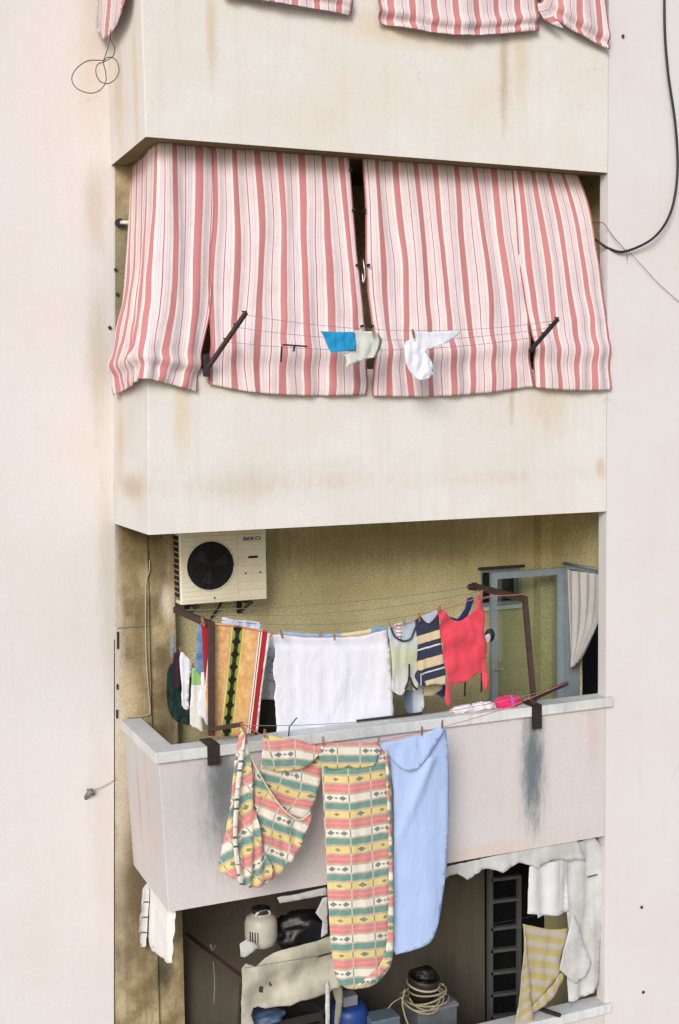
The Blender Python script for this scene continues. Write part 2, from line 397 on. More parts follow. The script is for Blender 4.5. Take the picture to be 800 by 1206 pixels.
def surf(name, G, mat, label=None, cat=None, group=None, parent=None, nu=10, nv=10, disp=None, period=.2, u0=0, th=.004, wob=.0, hem=True):
    """a cloth through a grid of world points (rows top to bottom); u runs along the cloth in metres / period"""
    rows = [crom(r, nu) for r in G]
    cols = [crom([rows[i][j] for i in range(len(rows))], nv) for j in range(len(rows[0]))]
    nr, nc = len(cols[0]), len(cols)
    us = [0.0]
    for j in range(1, nc):
        us.append(us[-1] + sum((cols[j][i]-cols[j-1][i]).length for i in range(0, nr, 3))/len(range(0, nr, 3)))
    bm = bmesh.new(); uvl = bm.loops.layers.uv.new('UVMap'); g = []
    for j in range(nc):
        for i in range(nr):
            p = cols[j][i].copy(); a = cols[min(j+1, nc-1)][i] - cols[max(j-1, 0)][i]; b = cols[j][min(i+1, nr-1)] - cols[j][max(i-1, 0)]
            nn = a.cross(b).normalized()
            v = i/(nr-1)
            if disp: p += nn*disp(us[j], v)
            p += a.normalized()*wob*nz(us[j]*4, v*2.5, 3.3)
            g.append(bm.verts.new(p))
    for j in range(nc-1):
        for i in range(nr-1):
            ids = ((j, i), (j, i+1), (j+1, i+1), (j+1, i))
            f = bm.faces.new([g[a*nr+b] for a, b in ids]); f.smooth = True
            for lp, (a, b) in zip(f.loops, ids):
                uu = us[a]/period + u0
                if hem and (j == 0 or j == nc-2): uu = .655
                lp[uvl].uv = (uu, b/(nr-1))
    bmesh.ops.recalc_face_normals(bm, faces=bm.faces)
    m = MB(); m.bm.free(); m.bm = bm
    o = m.build(name, mat, parent, recalc=False); solid(o, th); tag(o, label, cat, group); return o

def dup(o, loc, label=None, rot=None):
    c = o.copy(); COL.objects.link(c); c.location = loc
    if label: c['label'] = label
    if rot: c.rotation_euler = rot
    return c

# ------------------------------------------------------------------ setting: ground
g = MB(); g.box((-60, -60, -13.2), (60, 60, -13)); 
o = g.build('street', plain('pale_concrete_yard', (.42, .40, .37), .95, var=.5, scale=2), origin=(0, 0, -13)); tag(o, kind='structure')

# ------------------------------------------------------------------ the apartment building
W, D, YB, XS = 4.19, 1.138, 1.35, 4.40
bld = thing('apartment_building', (2, .5, -13), 'cream and pink rendered apartment building with stacked balconies full of laundry', 'building')
def part(name, mat, parent=bld):
    return lambda m: m.build(name, mat, parent)
JX = -.062
def prism(pl, y0, y1):
    m = MB(); a = [m.bm.verts.new((x, y0, z)) for x, z in pl]; b = [m.bm.verts.new((x, y1, z)) for x, z in pl]; n = len(pl)
    m.bm.faces.new(a); m.bm.faces.new(b[::-1])
    for i in range(n): m.bm.faces.new((a[i], b[i], b[(i+1) % n], a[(i+1) % n]))
    return m
_a, _b = U(135, 200, y=D), U(135, 1200, y=D)
JT = _a.x + (_a.x-_b.x)/(_a.z-_b.z)*(6-_a.z); JB = _b.x + (_b.x-_a.x)/(_b.z-_a.z)*(-13-_b.z)
part('outer_wall', M_WALL)(prism([(-9, -13), (JB-.005, -13), (JT-.005, 6), (-9, 6)], D, D+.3))
part('outer_wall', M_WALL)(MB().box((W, 0, -13), (11, .12, 6)))
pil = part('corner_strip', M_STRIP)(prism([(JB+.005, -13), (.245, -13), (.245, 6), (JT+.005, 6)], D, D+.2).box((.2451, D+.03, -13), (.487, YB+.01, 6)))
def jx(z): return JB + (JT-JB)*(z+13)/19
part('joint_filler', M_DARK)(prism([(JB-.006, -13), (JB+.006, -13), (jx(-4)+.006, -4), (jx(-4)-.006, -4)], D+.015, D+.2))
part('joint_filler', M_WALL)(prism([(jx(-4)-.006, -3.998), (jx(-4)+.006, -3.998), (JT+.006, 6), (JT-.006, 6)], D+.002, D+.2))
# back wall with a small window opening on the middle floor
wx0, wx1, wz0, wz1 = 3.66, 4.13, -4.02, -3.655
bk = MB()
for a, b in (((.3, YB, -5.9), (wx0, YB+.2, .15)), ((wx1, YB, -5.9), (XS+.2, YB+.2, .15)), ((wx0, YB, -5.9), (wx1, YB+.2, wz0)), ((wx0, YB, wz1), (wx1, YB+.2, .15)), ((.3, YB, .15), (XS+.2, YB+.2, 6))): bk.box(a, b)
part('back_wall', M_BACK)(bk)
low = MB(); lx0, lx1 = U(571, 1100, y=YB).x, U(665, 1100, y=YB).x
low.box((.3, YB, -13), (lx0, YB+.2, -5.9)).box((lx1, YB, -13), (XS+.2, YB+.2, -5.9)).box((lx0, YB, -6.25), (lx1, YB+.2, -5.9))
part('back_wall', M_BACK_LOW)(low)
part('pilaster', M_BACK)(MB().box((4.27, 1.22, -5.9), (XS, YB-.002, -3.0)))
# side wall with the balcony doorway
dy0, dy1, dz1 = .25, .90, -3.60
sd = MB(); sd.box((XS, .12, dz1), (XS+.15, YB, 6)).box((XS, .12, -13), (XS+.15, dy0, dz1-.0005)).box((XS, dy1, -13), (XS+.15, YB, dz1-.0005)).box((XS, dy0, -13), (XS+.15, dy1, -5.85))
part('side_wall', M_BACK)(sd)
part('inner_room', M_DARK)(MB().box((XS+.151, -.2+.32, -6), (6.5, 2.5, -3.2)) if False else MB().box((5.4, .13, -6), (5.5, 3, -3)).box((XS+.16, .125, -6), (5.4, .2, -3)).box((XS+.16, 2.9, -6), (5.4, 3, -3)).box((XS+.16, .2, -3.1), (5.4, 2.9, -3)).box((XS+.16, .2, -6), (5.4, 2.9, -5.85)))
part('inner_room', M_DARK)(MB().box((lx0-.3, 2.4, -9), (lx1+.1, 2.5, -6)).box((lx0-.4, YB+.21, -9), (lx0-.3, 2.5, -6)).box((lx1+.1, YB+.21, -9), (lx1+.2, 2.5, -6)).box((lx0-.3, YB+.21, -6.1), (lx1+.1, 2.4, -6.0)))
# balconies: parapet, floor slab, coping
def balcony(zb, zt, mat, dx_t=0, dx_b=0, coping=None, soff=M_SOFFIT):
    b = thing('balcony', (W/2, .5, zb), parent=bld)
    m = MB()
    # front and left side in one L-shaped shell, corner allowed to be a little out of plumb
    t = .12
    def ring(z, dx): return [Vector(q) for q in ((W-.002, -.004, z), (dx, -.004, z), (dx, D-.001, z), (dx+t, D-.001, z), (dx+t, t, z), (W-.002, t, z))]
    lo = [m.bm.verts.new(p) for p in ring(zb, dx_b)]; hi = [m.bm.verts.new(p) for p in ring(zt, dx_t)]
    for i in range(6):
        j = (i+1) % 6; m.bm.faces.new((lo[i], lo[j], hi[j], hi[i]))
    m.bm.faces.new(lo[::-1]); m.bm.faces.new(hi)
    es = [e for e in m.bm.edges if abs(e.verts[0].co.x-e.verts[1].co.x) < .2 and e.verts[0].co.y < .01 and e.verts[1].co.y < .01]
    bmesh.ops.bevel(m.bm, geom=es, offset=.008, segments=3, affect='EDGES')
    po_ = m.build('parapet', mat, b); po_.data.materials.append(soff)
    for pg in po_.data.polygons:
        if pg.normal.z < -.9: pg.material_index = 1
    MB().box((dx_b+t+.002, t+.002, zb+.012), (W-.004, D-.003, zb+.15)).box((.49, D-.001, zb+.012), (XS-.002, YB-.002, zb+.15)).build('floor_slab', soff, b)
    if coping:
        z0, z1 = coping
        m = MB().box((dx_t-.035, -.04, z0), (W+.055, t+.035, z1), .008).box((dx_t-.033, t+.036, z0+.001), (dx_t+t+.03, D-.003, z1-.001), .008)
        m.build('coping', M_COPING, b)
    return b
balcony(3.0, 4.27, M_PAR_A)
balcony(0, 1.27, M_PAR_A, .01, .02)
balcony(-3, -1.73, M_PAR_B, -.01, -.035)
balcony(-6, -4.79, M_PAR_C, .0, .05, (-4.788, -4.70))
balcony(-9, -7.69, M_PAR_C, .05, .05, (-7.688, -7.60))

# window in the back wall
wf = MB()
for a, b in (((wx0, YB+.02, wz0), (wx0+.03, YB+.07, wz1)), ((wx1-.03, YB+.02, wz0), (wx1, YB+.07, wz1)), ((wx0+.03, YB+.02, wz1-.03), (wx1-.03, YB+.07, wz1)), ((wx0+.03, YB+.02, wz0), (wx1-.03, YB+.07, wz0+.03))): wf.box(a, b)
win = thing('window', ((wx0+wx1)/2, YB, wz0), parent=bld)
wf.build('frame', M_ALU, win)
MB().box((wx0+.03, YB+.10, wz0+.03), (wx1-.03, YB+.11, wz1-.03)).build('pane', plain('dark_window_glass', (.01, .012, .014), .1, spec=.5), win)
MB().box((wx0-.03, YB-.035, wz0-.04), (wx1+.03, YB+.02, wz0-.002), .005).build('sill', M_COPING, win)
MB().box((wx0-.03, YB-.02, wz1+.002), (wx1+.03, YB+.02, wz1+.03), .004).build('lintel', M_RUSTY, win)

# the balcony door: an aluminium leaf swung open, seen through its glass
door = thing('door', (XS-.05, .98, -5.85), parent=bld)
ly = .98; A = U(580, 680, y=ly); B = U(659, 671, y=ly); zt = B.z+.02; zb = -5.84
m = MB(); fw = .065
m.box((A.x-.02, ly-.02, zb), (A.x-.02+fw, ly+.02, zt)).box((B.x-fw*.5, ly-.02, zb), (B.x+fw*.7, ly+.02, zt)).box((A.x-.02+fw, ly-.02, zt-fw), (B.x-fw*.5, ly+.02, zt)).box((A.x-.02+fw, ly-.02, zb), (B.x-fw*.5, ly+.02, zb+.12))
m.build('leaf_frame', M_ALU, door)
t = NT('clear_door_glass'); gl = t.n('ShaderNodeBsdfGlossy'); gl.inputs['Roughness'].default_value = .05; tr = t.n('ShaderNodeBsdfTransparent'); tr.inputs[0].default_value = (.86, .9, .88, 1)
mx = t.n('ShaderNodeMixShader'); mx.inputs[0].default_value = .07; t.t.links.new(tr.outputs[0], mx.inputs[1]); t.t.links.new(gl.outputs[0], mx.inputs[2]); t.t.links.new(mx.outputs[0], t.o.inputs[0])
MB().box((A.x+fw-.03, ly-.004, zb+.1), (B.x, ly+.004, zt-fw+.01)).build('glass', t.m, door)
h = U(583, 788, y=ly-.04)
MB().box(h+Vector((-.015, .015, -.05)), h+Vector((.015, .03, .05)), .004).bar(h+Vector((0, -.005, .0)), h+Vector((.09, -.005, -.01)), .018, .02, .004).bar(h+Vector((0, .02, 0)), h+Vector((0, -.01, 0)), .016, .016).build('handle', plain('bright_metal', (.6, .6, .58), .3, .8), door)
m = MB(); m.box((XS-.03, dy1-.03, -5.85), (XS+.1, dy1+.05, dz1+.03)).box((XS-.028, dy0-.03, -5.85), (XS+.1, dy0+.04, dz1+.03)).box((XS-.029, dy0+.04, dz1-.03), (XS+.1, dy1-.03, dz1+.028))
m.build('door_frame', M_ALU, door)

# loose wires and fixings that belong to the wall
wal = 0
def tubething(name, pts, r, mat, label, cat, sub=6, group=None, seg=8):
    o = MB().tube(pts, r, seg, sub=sub).build(name, mat); tag(o, label, cat, group); return o
tubething('power_cable', [U(783, -40, y=-.02), U(783, 30, y=-.03), U(787, 85, y=-.05), U(796, 150, y=-.06), U(798, 205, y=-.07), U(790, 250, y=-.08), U(770, 280, y=-.08), U(737, 296, y=-.04), U(718, 293, y=0.0), U(704, 284, y=.06), U(696, 276, y=.3)], .0115, M_CABLE, 'thick black cable looping down the right hand wall into the curtained balcony', 'cable', 8)
tubething('tie_wire', [U(697, 262, y=.14), U(706, 262, y=-.02), U(712, 264, y=-.025), U(722, 278, y=-.03), U(737, 296, y=-.05), U(739, 306, y=-.05)], .0032, M_WIRE, 'short thin wire tying the thick black cable to the balcony edge', 'wire')
tubething('thin_wire', [U(737, 293, y=-.05), U(752, 308, y=-.03), U(776, 334, y=-.02), U(812, 366, y=-.015)], .0022, M_WIRE, 'hair thin wire slanting down the right wall from the black cable', 'wire')
lp = [U(a, b, y=.62) for a, b in ((130, 36), (131, 46), (135, 56), (133, 66), (124, 72), (115, 76), (113, 87), (118, 96), (128, 98), (137, 92), (140, 82), (136, 70), (127, 67), (122, 71), (104, 72), (91, 80), (85, 92), (90, 104), (105, 110), (118, 106), (125, 96), (124, 84), (122, 73), (127, 58), (130, 44))]
tubething('hanging_wire_loop', [p + Vector((0, .012*math.sin(i*1.7), 0)) for i, p in enumerate(lp)], .0036, M_WIRE, 'tangled loop of thin dark wire dangling under the upper left curtain', 'wire')
tubething('wall_cable', [U(176, 660, y=D+.02), U(176, 672, y=D+.01), U(172, 690, y=D-.01), U(172, 760, y=D-.012), U(174, 800, y=D-.012), U(177, 836, y=D-.012), U(174, 842, y=D-.015), U(160, 844, y=D-.015), U(149, 845, y=D-.02)], .0065, M_GREYCABLE, 'beige cable running down the soiled wall strip to the balcony coping', 'cable')
tubething('wall_string', [U(138, 740, y=D-.01), U(152, 738, y=D-.015), U(175, 736, y=D-.015), U(192, 727, y=D-.012)], .003, M_LINE, 'thin pale string stretched across the soiled wall strip beside the air conditioner', 'string')
m = MB().tube([U(101, 940, y=D+.02), U(104, 936, y=D-.03), U(109, 931, y=D-.06)], .022, 10).tube([U(103, 930, y=D-.02), U(111, 936, y=D-.02)], .012, 8)
o = m.build('wall_bolt', plain('oxidised_metal', (.2, .23, .2), .6, .4, .7, 20)); tag(o, 'stubby metal fixing sticking out of the lower left wall', 'bolt')
tubething('wall_string', [U(108, 931, y=D-.05), U(122, 926, y=D-.02), U(137, 917, y=D-.008)], .0035, M_GREYCABLE, 'thin string from the metal fixing to the dark joint on the left wall', 'string')
for i, (a, b, c, lab) in enumerate(((139, 744, 764, 'upper black strip stuck in the wall joint beside the middle balcony'), (138, 836, 846, 'short black strip in the wall joint level with the balcony coping'), (138.5, 806, 812, 'tiny black strip in the wall joint between the other two strips'))):
    o = MB().bar(U(a, b, y=D-.004), U(a, c, y=D-.004), .012, .016).build('joint_strip', M_BLACKIRON); tag(o, lab, 'strip', 'black strips in the wall joint')
for a, b, yy, lab in ((755, 1068, 0, 'upper rusty nail in the lower right wall'), (757, 1168, 0, 'rusty nail low on the right wall beside the bottom sill'), (733, 43, 0, 'small nail in the top right wall by the cable'), (136, 318, D, 'small dark nail in the stained wall left of the striped curtain'), (129, 386, D, 'dark nail in the wall at knee height of the striped curtain'), (138, 347, D, 'lower dark nail close beside the striped curtain')):
    p = U(a, b, y=yy); o = MB().lathe(p+Vector((0, -.014, 0)), [(.016, 0), (.013, .007), (.005, .009), (.004, .03)], 10, Vector((0, 1, 0))).build('nail', M_RUSTY); tag(o, lab, 'nail', 'nails in the walls')
# stub of curtain rail on the left
p = U(140, 263, y=D); m = MB().tube([p+Vector((0, .01, 0)), p+Vector((0, -.05, 0))], .035, 14)
rail = thing('curtain_rail', p, 'pale tubular curtain rail end on a dark bracket left of the striped curtain', 'rail')
m.build('bracket', M_BLACKIRON, rail)
MB().tube([p+Vector((0, -.03, 0)), p+Vector((.03, -.06, 0)), p+Vector((.10, -.09, -.005))], .017, 12).build('tube', plain('pale_tube', (.6, .6, .58), .4), rail)

# ------------------------------------------------------------------ striped curtains
def awn_disp(seed, amp=.026):
    def f(u, v):
        a = amp*(.5+.7*v)
        s = a*(nz(u*6.0, v*1.2, seed) + .55*nz(u*13, v*1.6, seed+4) + .3*math.sin(u*31+seed+2*nz(u*2, v*3, seed)))
        s += .018*nz(u*3.2, v*9, seed+7)*min(1, v*1.5) + .022*nz(u*5+v*7, v*5, seed+2)*max(0, v-.45)
        c = (v-.80)/.045
        s += -.026*math.exp(-c*c)*(1+nz(u*7, 0, seed)) + .014*math.exp(-((v-.87)/.04)**2)*(1+nz(u*9, 2, seed))
        return s
    return f
def Y(px, py, y): return U(px, py, y=y)
GA = 'striped awning curtains on the curtained balcony'
surf('striped_curtain', [
    [U(152, 193, x=.21), U(168, 180, x=.21), Y(185, 166, .24), Y(215, 168, .24), Y(252, 170, .26)],
    [U(151, 250, x=.16), U(166, 246, x=.15), Y(183, 242, .17), Y(215, 242, .17), Y(252, 245, .185)],
    [U(149, 300, x=.06), U(164, 300, x=.06), Y(180, 302, .06), Y(213, 302, .06), Y(249, 303, .085)],
    [U(143, 360, x=-.0), U(158, 358, x=-.01), Y(176, 357, -.02), Y(209, 360, -.02), Y(248, 362, -.0)],
    [U(135, 402, x=-.06), U(152, 400, x=-.08), Y(172, 398, -.09), Y(205, 402, -.08), Y(242, 405, -.065)],
    [U(128, 438, x=-.08), U(148, 432, x=-.10), Y(169, 424, -.10), Y(203, 430, -.09), Y(238, 436, -.065)],
    [U(132, 466, x=-.07), U(150, 457, x=-.08), Y(168, 446, -.09), Y(198, 452, -.07), Y(231, 461, -.06)]],
    M_AWN, 'leftmost red and white striped curtain wrapping round the balcony corner', 'curtain', GA, nu=14, nv=9, disp=awn_disp(1, .034), u0=.28, period=.195, wob=.045)
surf('striped_curtain', [
    [Y(249, 170, .25), Y(300, 174, .25), Y(360, 179, .25), Y(412, 183, .25)],
    [Y(249, 250, .17), Y(304, 250, .17), Y(364, 250, .17), Y(418, 250, .17)],
    [Y(247, 310, .07), Y(303, 310, .07), Y(366, 312, .07), Y(423, 312, .07)],
    [Y(246, 365, .02), Y(302, 370, .0), Y(367, 374, .0), Y(429, 376, .02)],
    [Y(246, 408, -.05), Y(300, 414, -.06), Y(366, 416, -.06), Y(433, 410, -.05)],
    [Y(245, 452, -.05), Y(300, 462, -.06), Y(365, 466, -.06), Y(432, 465, -.05)]],
    M_AWN, 'wide red striped curtain left of the dark gap in the middle', 'curtain', GA, nu=20, nv=11, disp=awn_disp(5), u0=.1, period=.20, wob=.04)
surf('striped_curtain', [
    [Y(426, 184, .25), Y(480, 188, .25), Y(540, 193, .25), Y(603, 197, .25)],
    [Y(429, 250, .17), Y(484, 250, .17), Y(546, 250, .17), Y(608, 252, .17)],
    [Y(432, 310, .07), Y(490, 310, .07), Y(552, 310, .07), Y(616, 310, .07)],
    [Y(436, 370, .02), Y(494, 372, .0), Y(557, 370, .0), Y(624, 368, .02)],
    [Y(441, 412, -.05), Y(496, 416, -.06), Y(560, 412, -.06), Y(626, 404, -.05)],
    [Y(438, 466, -.05), Y(498, 467, -.06), Y(560, 464, -.06), Y(629, 455, -.05)]],
    M_AWN, 'wide red striped curtain right of the dark gap in the middle', 'curtain', GA, nu=20, nv=11, disp=awn_disp(9), u0=.45, period=.195, wob=.04)
surf('striped_curtain', [
    [Y(602, 197, .235), Y(630, 199, .235), Y(656, 201, .24), Y(681, 203, .24)],
    [Y(606, 250, .155), Y(638, 250, .155), Y(668, 250, .155), Y(698, 246, .155)],
    [Y(613, 310, .06), Y(646, 310, .06), Y(678, 310, .06), Y(709, 308, .05)],
    [Y(621, 368, .01), Y(654, 370, .0), Y(688, 370, .0), Y(716, 368, .0)],
    [Y(628, 408, -.06), Y(660, 412, -.07), Y(692, 412, -.06), Y(719, 410, -.05)],
    [Y(630, 456, -.06), Y(660, 459, -.07), Y(692, 460, -.07), Y(721, 459, -.06)]],
    M_AWN, 'rightmost and narrowest red striped curtain with its top corner sagging', 'curtain', GA, nu=14, nv=11, disp=awn_disp(14, .022), u0=.75, period=.185, wob=.04)
for o_, pts in ((bpy.data.objects['striped_curtain.001'], ((414, 200, .225), (417.5, 247, .15), (422, 312, .04), (427.5, 384, -.03))), (bpy.data.objects['striped_curtain.002'], ((430.5, 247, .15), (435, 312, .04), (439.5, 384, -.03)))):
    for a, b, yy in pts:
        MB().lathe(U(a, b, y=yy-.02), [(.012, 0), (.012, .03)], 12, Vector((0, 1, 0))).build('eyelet', M_BLACKIRON, o_)
# top floor curtains, only their lower ends reach into the picture
GT = 'striped curtains hanging from the floor above'
def topc(l, r, bl, bm_, br, seed, label, y=-.07, u0=0, bend=0):
    surf('striped_curtain', [[Y(l, -330, .1), Y((l+r)/2, -330, .1), Y(r, -330, .1)], [Y(l, -150, .05), Y((l+r)/2, -150, .05), Y(r, -150, .05)],
        [Y(l, -40, y), Y((l+r)/2, -40, y-.02), Y(r, -40, y)], [Y(bl[0]-(2 if not bend else bend), bl[1]-22, y), Y((bl[0]+br[0])/2, bm_-22, y-.03), Y(br[0], br[1]-22, y)], [Y(*bl, y), Y((bl[0]+br[0])/2, bm_, y-.02), Y(*br, y)]],
        M_AWN, label, 'curtain', GT, nu=16, nv=8, disp=awn_disp(seed, .02), u0=u0, period=.195, wob=.02)
topc(250, 412, (262, -6), 5, (415, 18), 21, 'striped curtain end at the top centre with a thin slanting hem')
topc(447, 630, (447, 27), 41, (635, 36), 25, 'wide striped curtain end over the top of the cream parapet', u0=.6)
topc(640, 712, (634, 12), 36, (716, 58), 29, 'folded back striped curtain end at the top right corner', u0=.2, y=-.06, bend=-6)
sheet('striped_curtain', [(119, -60), (150, -60), (149, -20), (147, 5), (141, 22), (133, 36), (125, 46), (118, 44), (115, 30), (116, 5)], M_AWN, x=-.07, label='striped curtain end hanging on the side of the top left balcony', cat='curtain', group=GT, fold=.03, fx=.25, uv=lambda a, b, u, v: (u*2.2+v*.5, v), step=4)

_pc = [q for q in bpy.data.objects if q.get('label', '').startswith('folded back striped')][0]
sheet('folded_back', [(633, 3), (641, 4), (650, 17), (665, 34), (655, 31), (641, 23), (634, 12)], M_AWN, y=-.10, parent=_pc, step=3, fold=.02, smooth=1, uv=lambda a, b, u, v: ((a*.25+b)/26.0, v))
# ------------------------------------------------------------------ laundry arms on the curtained balcony
def arm(p, q, label, mat, base=True):
    a = thing('laundry_bracket', p, label, 'laundry bracket', 'iron laundry brackets')
    MB().bar(p, q, .035, .028, .004).build('bar', mat, a)
    if base: MB().box(p+Vector((-.022, -.03, -.05)), p+Vector((.022, .02, .12)), .006).build('clamp', M_BLACKIRON, a)
    for k in (.5, .75, .96):
        c = p.lerp(q, k); MB().tube([c+Vector((-.02, 0, .024)), c+Vector((.02, 0, .024))], .006, 6).build('line_hook', M_BLACKIRON, a)
    return a
a1, a1e = U(243, 436, y=-.09), U(290, 368, y=-.48)
b1, b1e = U(624, 414, y=-.10), U(657, 376, y=-.48)
arm(a1, a1e, 'rusty iron laundry bracket poking out between the two left striped curtains', M_RUSTY)
arm(b1, b1e, 'black iron laundry bracket poking out between the two right striped curtains', M_BLACKIRON, False)
def line(p, q, sag, label, mat=M_LINE, r=.0019, group=None, n=10):
    pts = [p.lerp(q, i/n) - Vector((0, 0, sag*4*(i/n)*(1-i/n))) for i in range(n+1)]
    o = MB().tube(pts, r, 6).build('clothesline', mat); tag(o, label, 'clothesline', group); return o
GL = 'clotheslines stretched between the laundry arms'
line(a1.lerp(a1e, .96), b1.lerp(b1e, .96), .10, 'outermost thin clothesline in front of the striped curtains', group=GL)
line(a1.lerp(a1e, .75), b1.lerp(b1e, .75), .10, 'middle thin clothesline in front of the striped curtains', group=GL)
line(a1.lerp(a1e, .5), b1.lerp(b1e, .5), .09, 'innermost thin clothesline in front of the striped curtains', group=GL)

# small wash over the curtain lines
M_BLUE = cloth_mat('bright_blue_cloth', (.02, .27, .52), (.01, .17, .36), .6, 10, .5)
M_WHITE = cloth_mat('white_cotton', (.66, .68, .75), (.58, .60, .67), .5)
M_OFFW = cloth_mat('off_white_cotton', (.70, .70, .68), (.56, .58, .56), .6)
M_GREY = cloth_mat('pale_grey_green_cotton', (.55, .57, .53), (.42, .44, .42), .6)
sheet('blue_cloth', [(377, 390), (400, 391), (418, 391), (419, 402), (419, 413), (404, 414), (390, 415), (386, 408), (383, 399)], M_BLUE, y=-.42, label='bright blue cloth folded over the line before the striped curtains', cat='cloth', fold=.04, fx=.2, fy=.1, step=3, seed=2, smooth=1)
o = sheet('grey_garment', [(414, 391), (430, 390), (443, 391), (450, 399), (447, 412), (442, 420), (428, 424), (412, 430), (407, 434), (409, 425), (406, 417), (412, 414)], M_GREY, y=-.40, label='pale grey garment on the line touching the bright blue cloth', cat='garment', fold=.04, fx=.15, fy=.1, step=3, seed=4)
sheet('hem', [(445, 392), (450, 400), (447, 412), (443, 422), (441, 420), (445, 410), (447, 401)], cloth_mat('dark_hem', (.12, .16, .13)), y=-.415, parent=o, step=2, fold=.005, smooth=1)
o = sheet('white_garment', [(486, 391), (500, 391), (520, 391), (541, 389), (538, 396), (526, 404), (510, 410), (500, 414), (508, 424), (511, 438), (506, 445), (497, 448), (489, 444), (480, 432), (477, 420), (478, 402), (487, 399)], M_WHITE, y=-.41, label='small white garment with one dangling leg on the line before the striped curtains', cat='garment', fold=.04, fx=.18, fy=.12, step=3, seed=6)
m = MB().bar(U(333, 406, y=-.33), U(362, 408, y=-.33), .012, .012).bar(U(332, 408, y=-.33), U(331, 426, y=-.33), .014, .012).bar(U(347, 407, y=-.33), U(346, 414, y=-.33), .014, .012)
o = m.build('black_hook', M_BLACKIRON); tag(o, 'black wire hook hanging alone on the line left of the blue cloth', 'hook')
# metal snap hook joining curtains
o = MB().tube([U(428, 306, y=.02), U(429, 314, y=-.0), U(430, 325, y=0), U(428, 333, y=.01), U(427, 322, y=.02)], .005, 6, sub=3).build('snap_hook', plain('steel', (.6, .6, .6), .3, .7)); tag(o, 'pale metal hook in the dark gap between the striped curtains', 'hook')

# ------------------------------------------------------------------ air conditioner
M_AC = plain('yellowed_white_enamel', (.74, .70, .57), .5, var=.35, scale=3, var_col=(.50, .43, .26))
ac0, ac1 = U(213, 713, y=1.02), U(315, 708, y=1.02)
az0 = ac0.z; az1 = az0+.63; ax0, ax1 = ac0.x, ac1.x
ac = thing('air_conditioner', ((ax0+ax1)/2, 1.2, az0), 'yellowed white air conditioner outdoor unit on the olive balcony wall', 'air conditioner')
split = ax0 + (ax1-ax0)*.66
m = MB(); bm = m.bm
m.box((ax0, 1.02, az0), (ax1, YB-.03, az1), .012)
m.build('casing', M_AC, ac)
# front panels with pressed horizontal ribs
fc = Vector((ax0+(ax1-ax0)*.345, 1.012, az0+.33)); fr = .212
rb = MB()
nrib = 14
for k in range(nrib):
    z = az0+.03+k*(az1-az0-.06)/nrib
    dz = (az1-az0-.06)/nrib - .010
    h = abs(z+dz/2-fc.z)
    segs = [(ax0+.012, split-.004)]
    if h < fr+.012:
        hw = math.sqrt(max(0, (fr+.014)**2-h*h)); segs = [(ax0+.012, fc.x-hw), (fc.x+hw, split-.004)]
    for s0, s1 in segs:
        if s1-s0 > .01: rb.box((s0, 1.012, z), (s1, 1.0215, z+dz), .002)
rb.build('front_panel', M_AC, ac)
rb = MB()
for k in range(8):
    z = az0+.03+k*(az1-az0-.06)/8
    rb.box((split+.004, 1.011, z), (ax1-.01, 1.0215, z+(az1-az0-.06)/8-.008), .002)
rb.build('service_panel', M_AC, ac)
fan = MB().lathe(fc+Vector((0, .004, 0)), [(fr, 0), (fr, .004)], 48, Vector((0, 1, 0))).build('fan_opening', M_DARK, ac)
gr = MB()
for k in range(1, 8):
    rr = fr*k/8; gr.tube([fc+Vector((rr*math.cos(a*math.pi/20), -.008, rr*math.sin(a*math.pi/20))) for a in range(41)], .0022, 5)
for k in range(8):
    a = k*math.pi/8; gr.tube([fc+Vector((-fr*math.cos(a), -.010, -fr*math.sin(a))), fc+Vector((fr*math.cos(a), -.010, fr*math.sin(a)))], .0022, 5)
gr.build('fan_grille', plain('black_wire', (.012, .012, .012), .6), ac)
bl = MB()
for k in range(3):
    a = k*2*math.pi/3+.4; q = [fc+Vector((r*math.cos(a+d), .001-.003*d, r*math.sin(a+d))) for r, d in ((.03, -.3), (.16, -.42), (.165, .2), (.03, .3))]
    bl.bm.faces.new([bl.bm.verts.new(p) for p in q])
solid(bl.build('fan_blade', plain('fan_plastic', (.022, .022, .022), .5), ac), .003)
rim = MB().tube([fc+Vector((fr*1.03*math.cos(a*math.pi/30), -.002, fr*1.03*math.sin(a*math.pi/30))) for a in range(61)], .006, 6).build('fan_rim', M_AC, ac)
vt = MB()
for k in range(11): vt.box((ax0-.009, 1.03, az0+.05+k*.05), (ax0-.002, 1.27, az0+.062+k*.05))
vt.build('side_louvre', plain('dark_louvre', (.30, .27, .20), .6), ac)  # louvres coloured darker than the casing
MB().box((ax0-.004, 1.04, az0+.04), (ax0-.001, 1.27, az1-.03)).build('side_vent', M_DARK, ac)
MB().box((ax0+(ax1-ax0)*.78, 1.006, az0+.375), (ax0+(ax1-ax0)*.89, 1.011, az0+.395)).build('badge', M_DARK, ac)
for q in ((split+.07, az0+.245), (ax1-.065, az0+.245), (split-.22, az0+.045)): MB().lathe((q[0], 1.0135, q[1]), [(.009, 0), (.008, .006)], 10, Vector((0, -1, 0))).build('screw', M_DARK, ac)
MB().lump((ax1+.012, 1.12, az0+.37), (.022, .05, .09), 2, .05).build('valve_cover', M_BLACKIRON, ac)
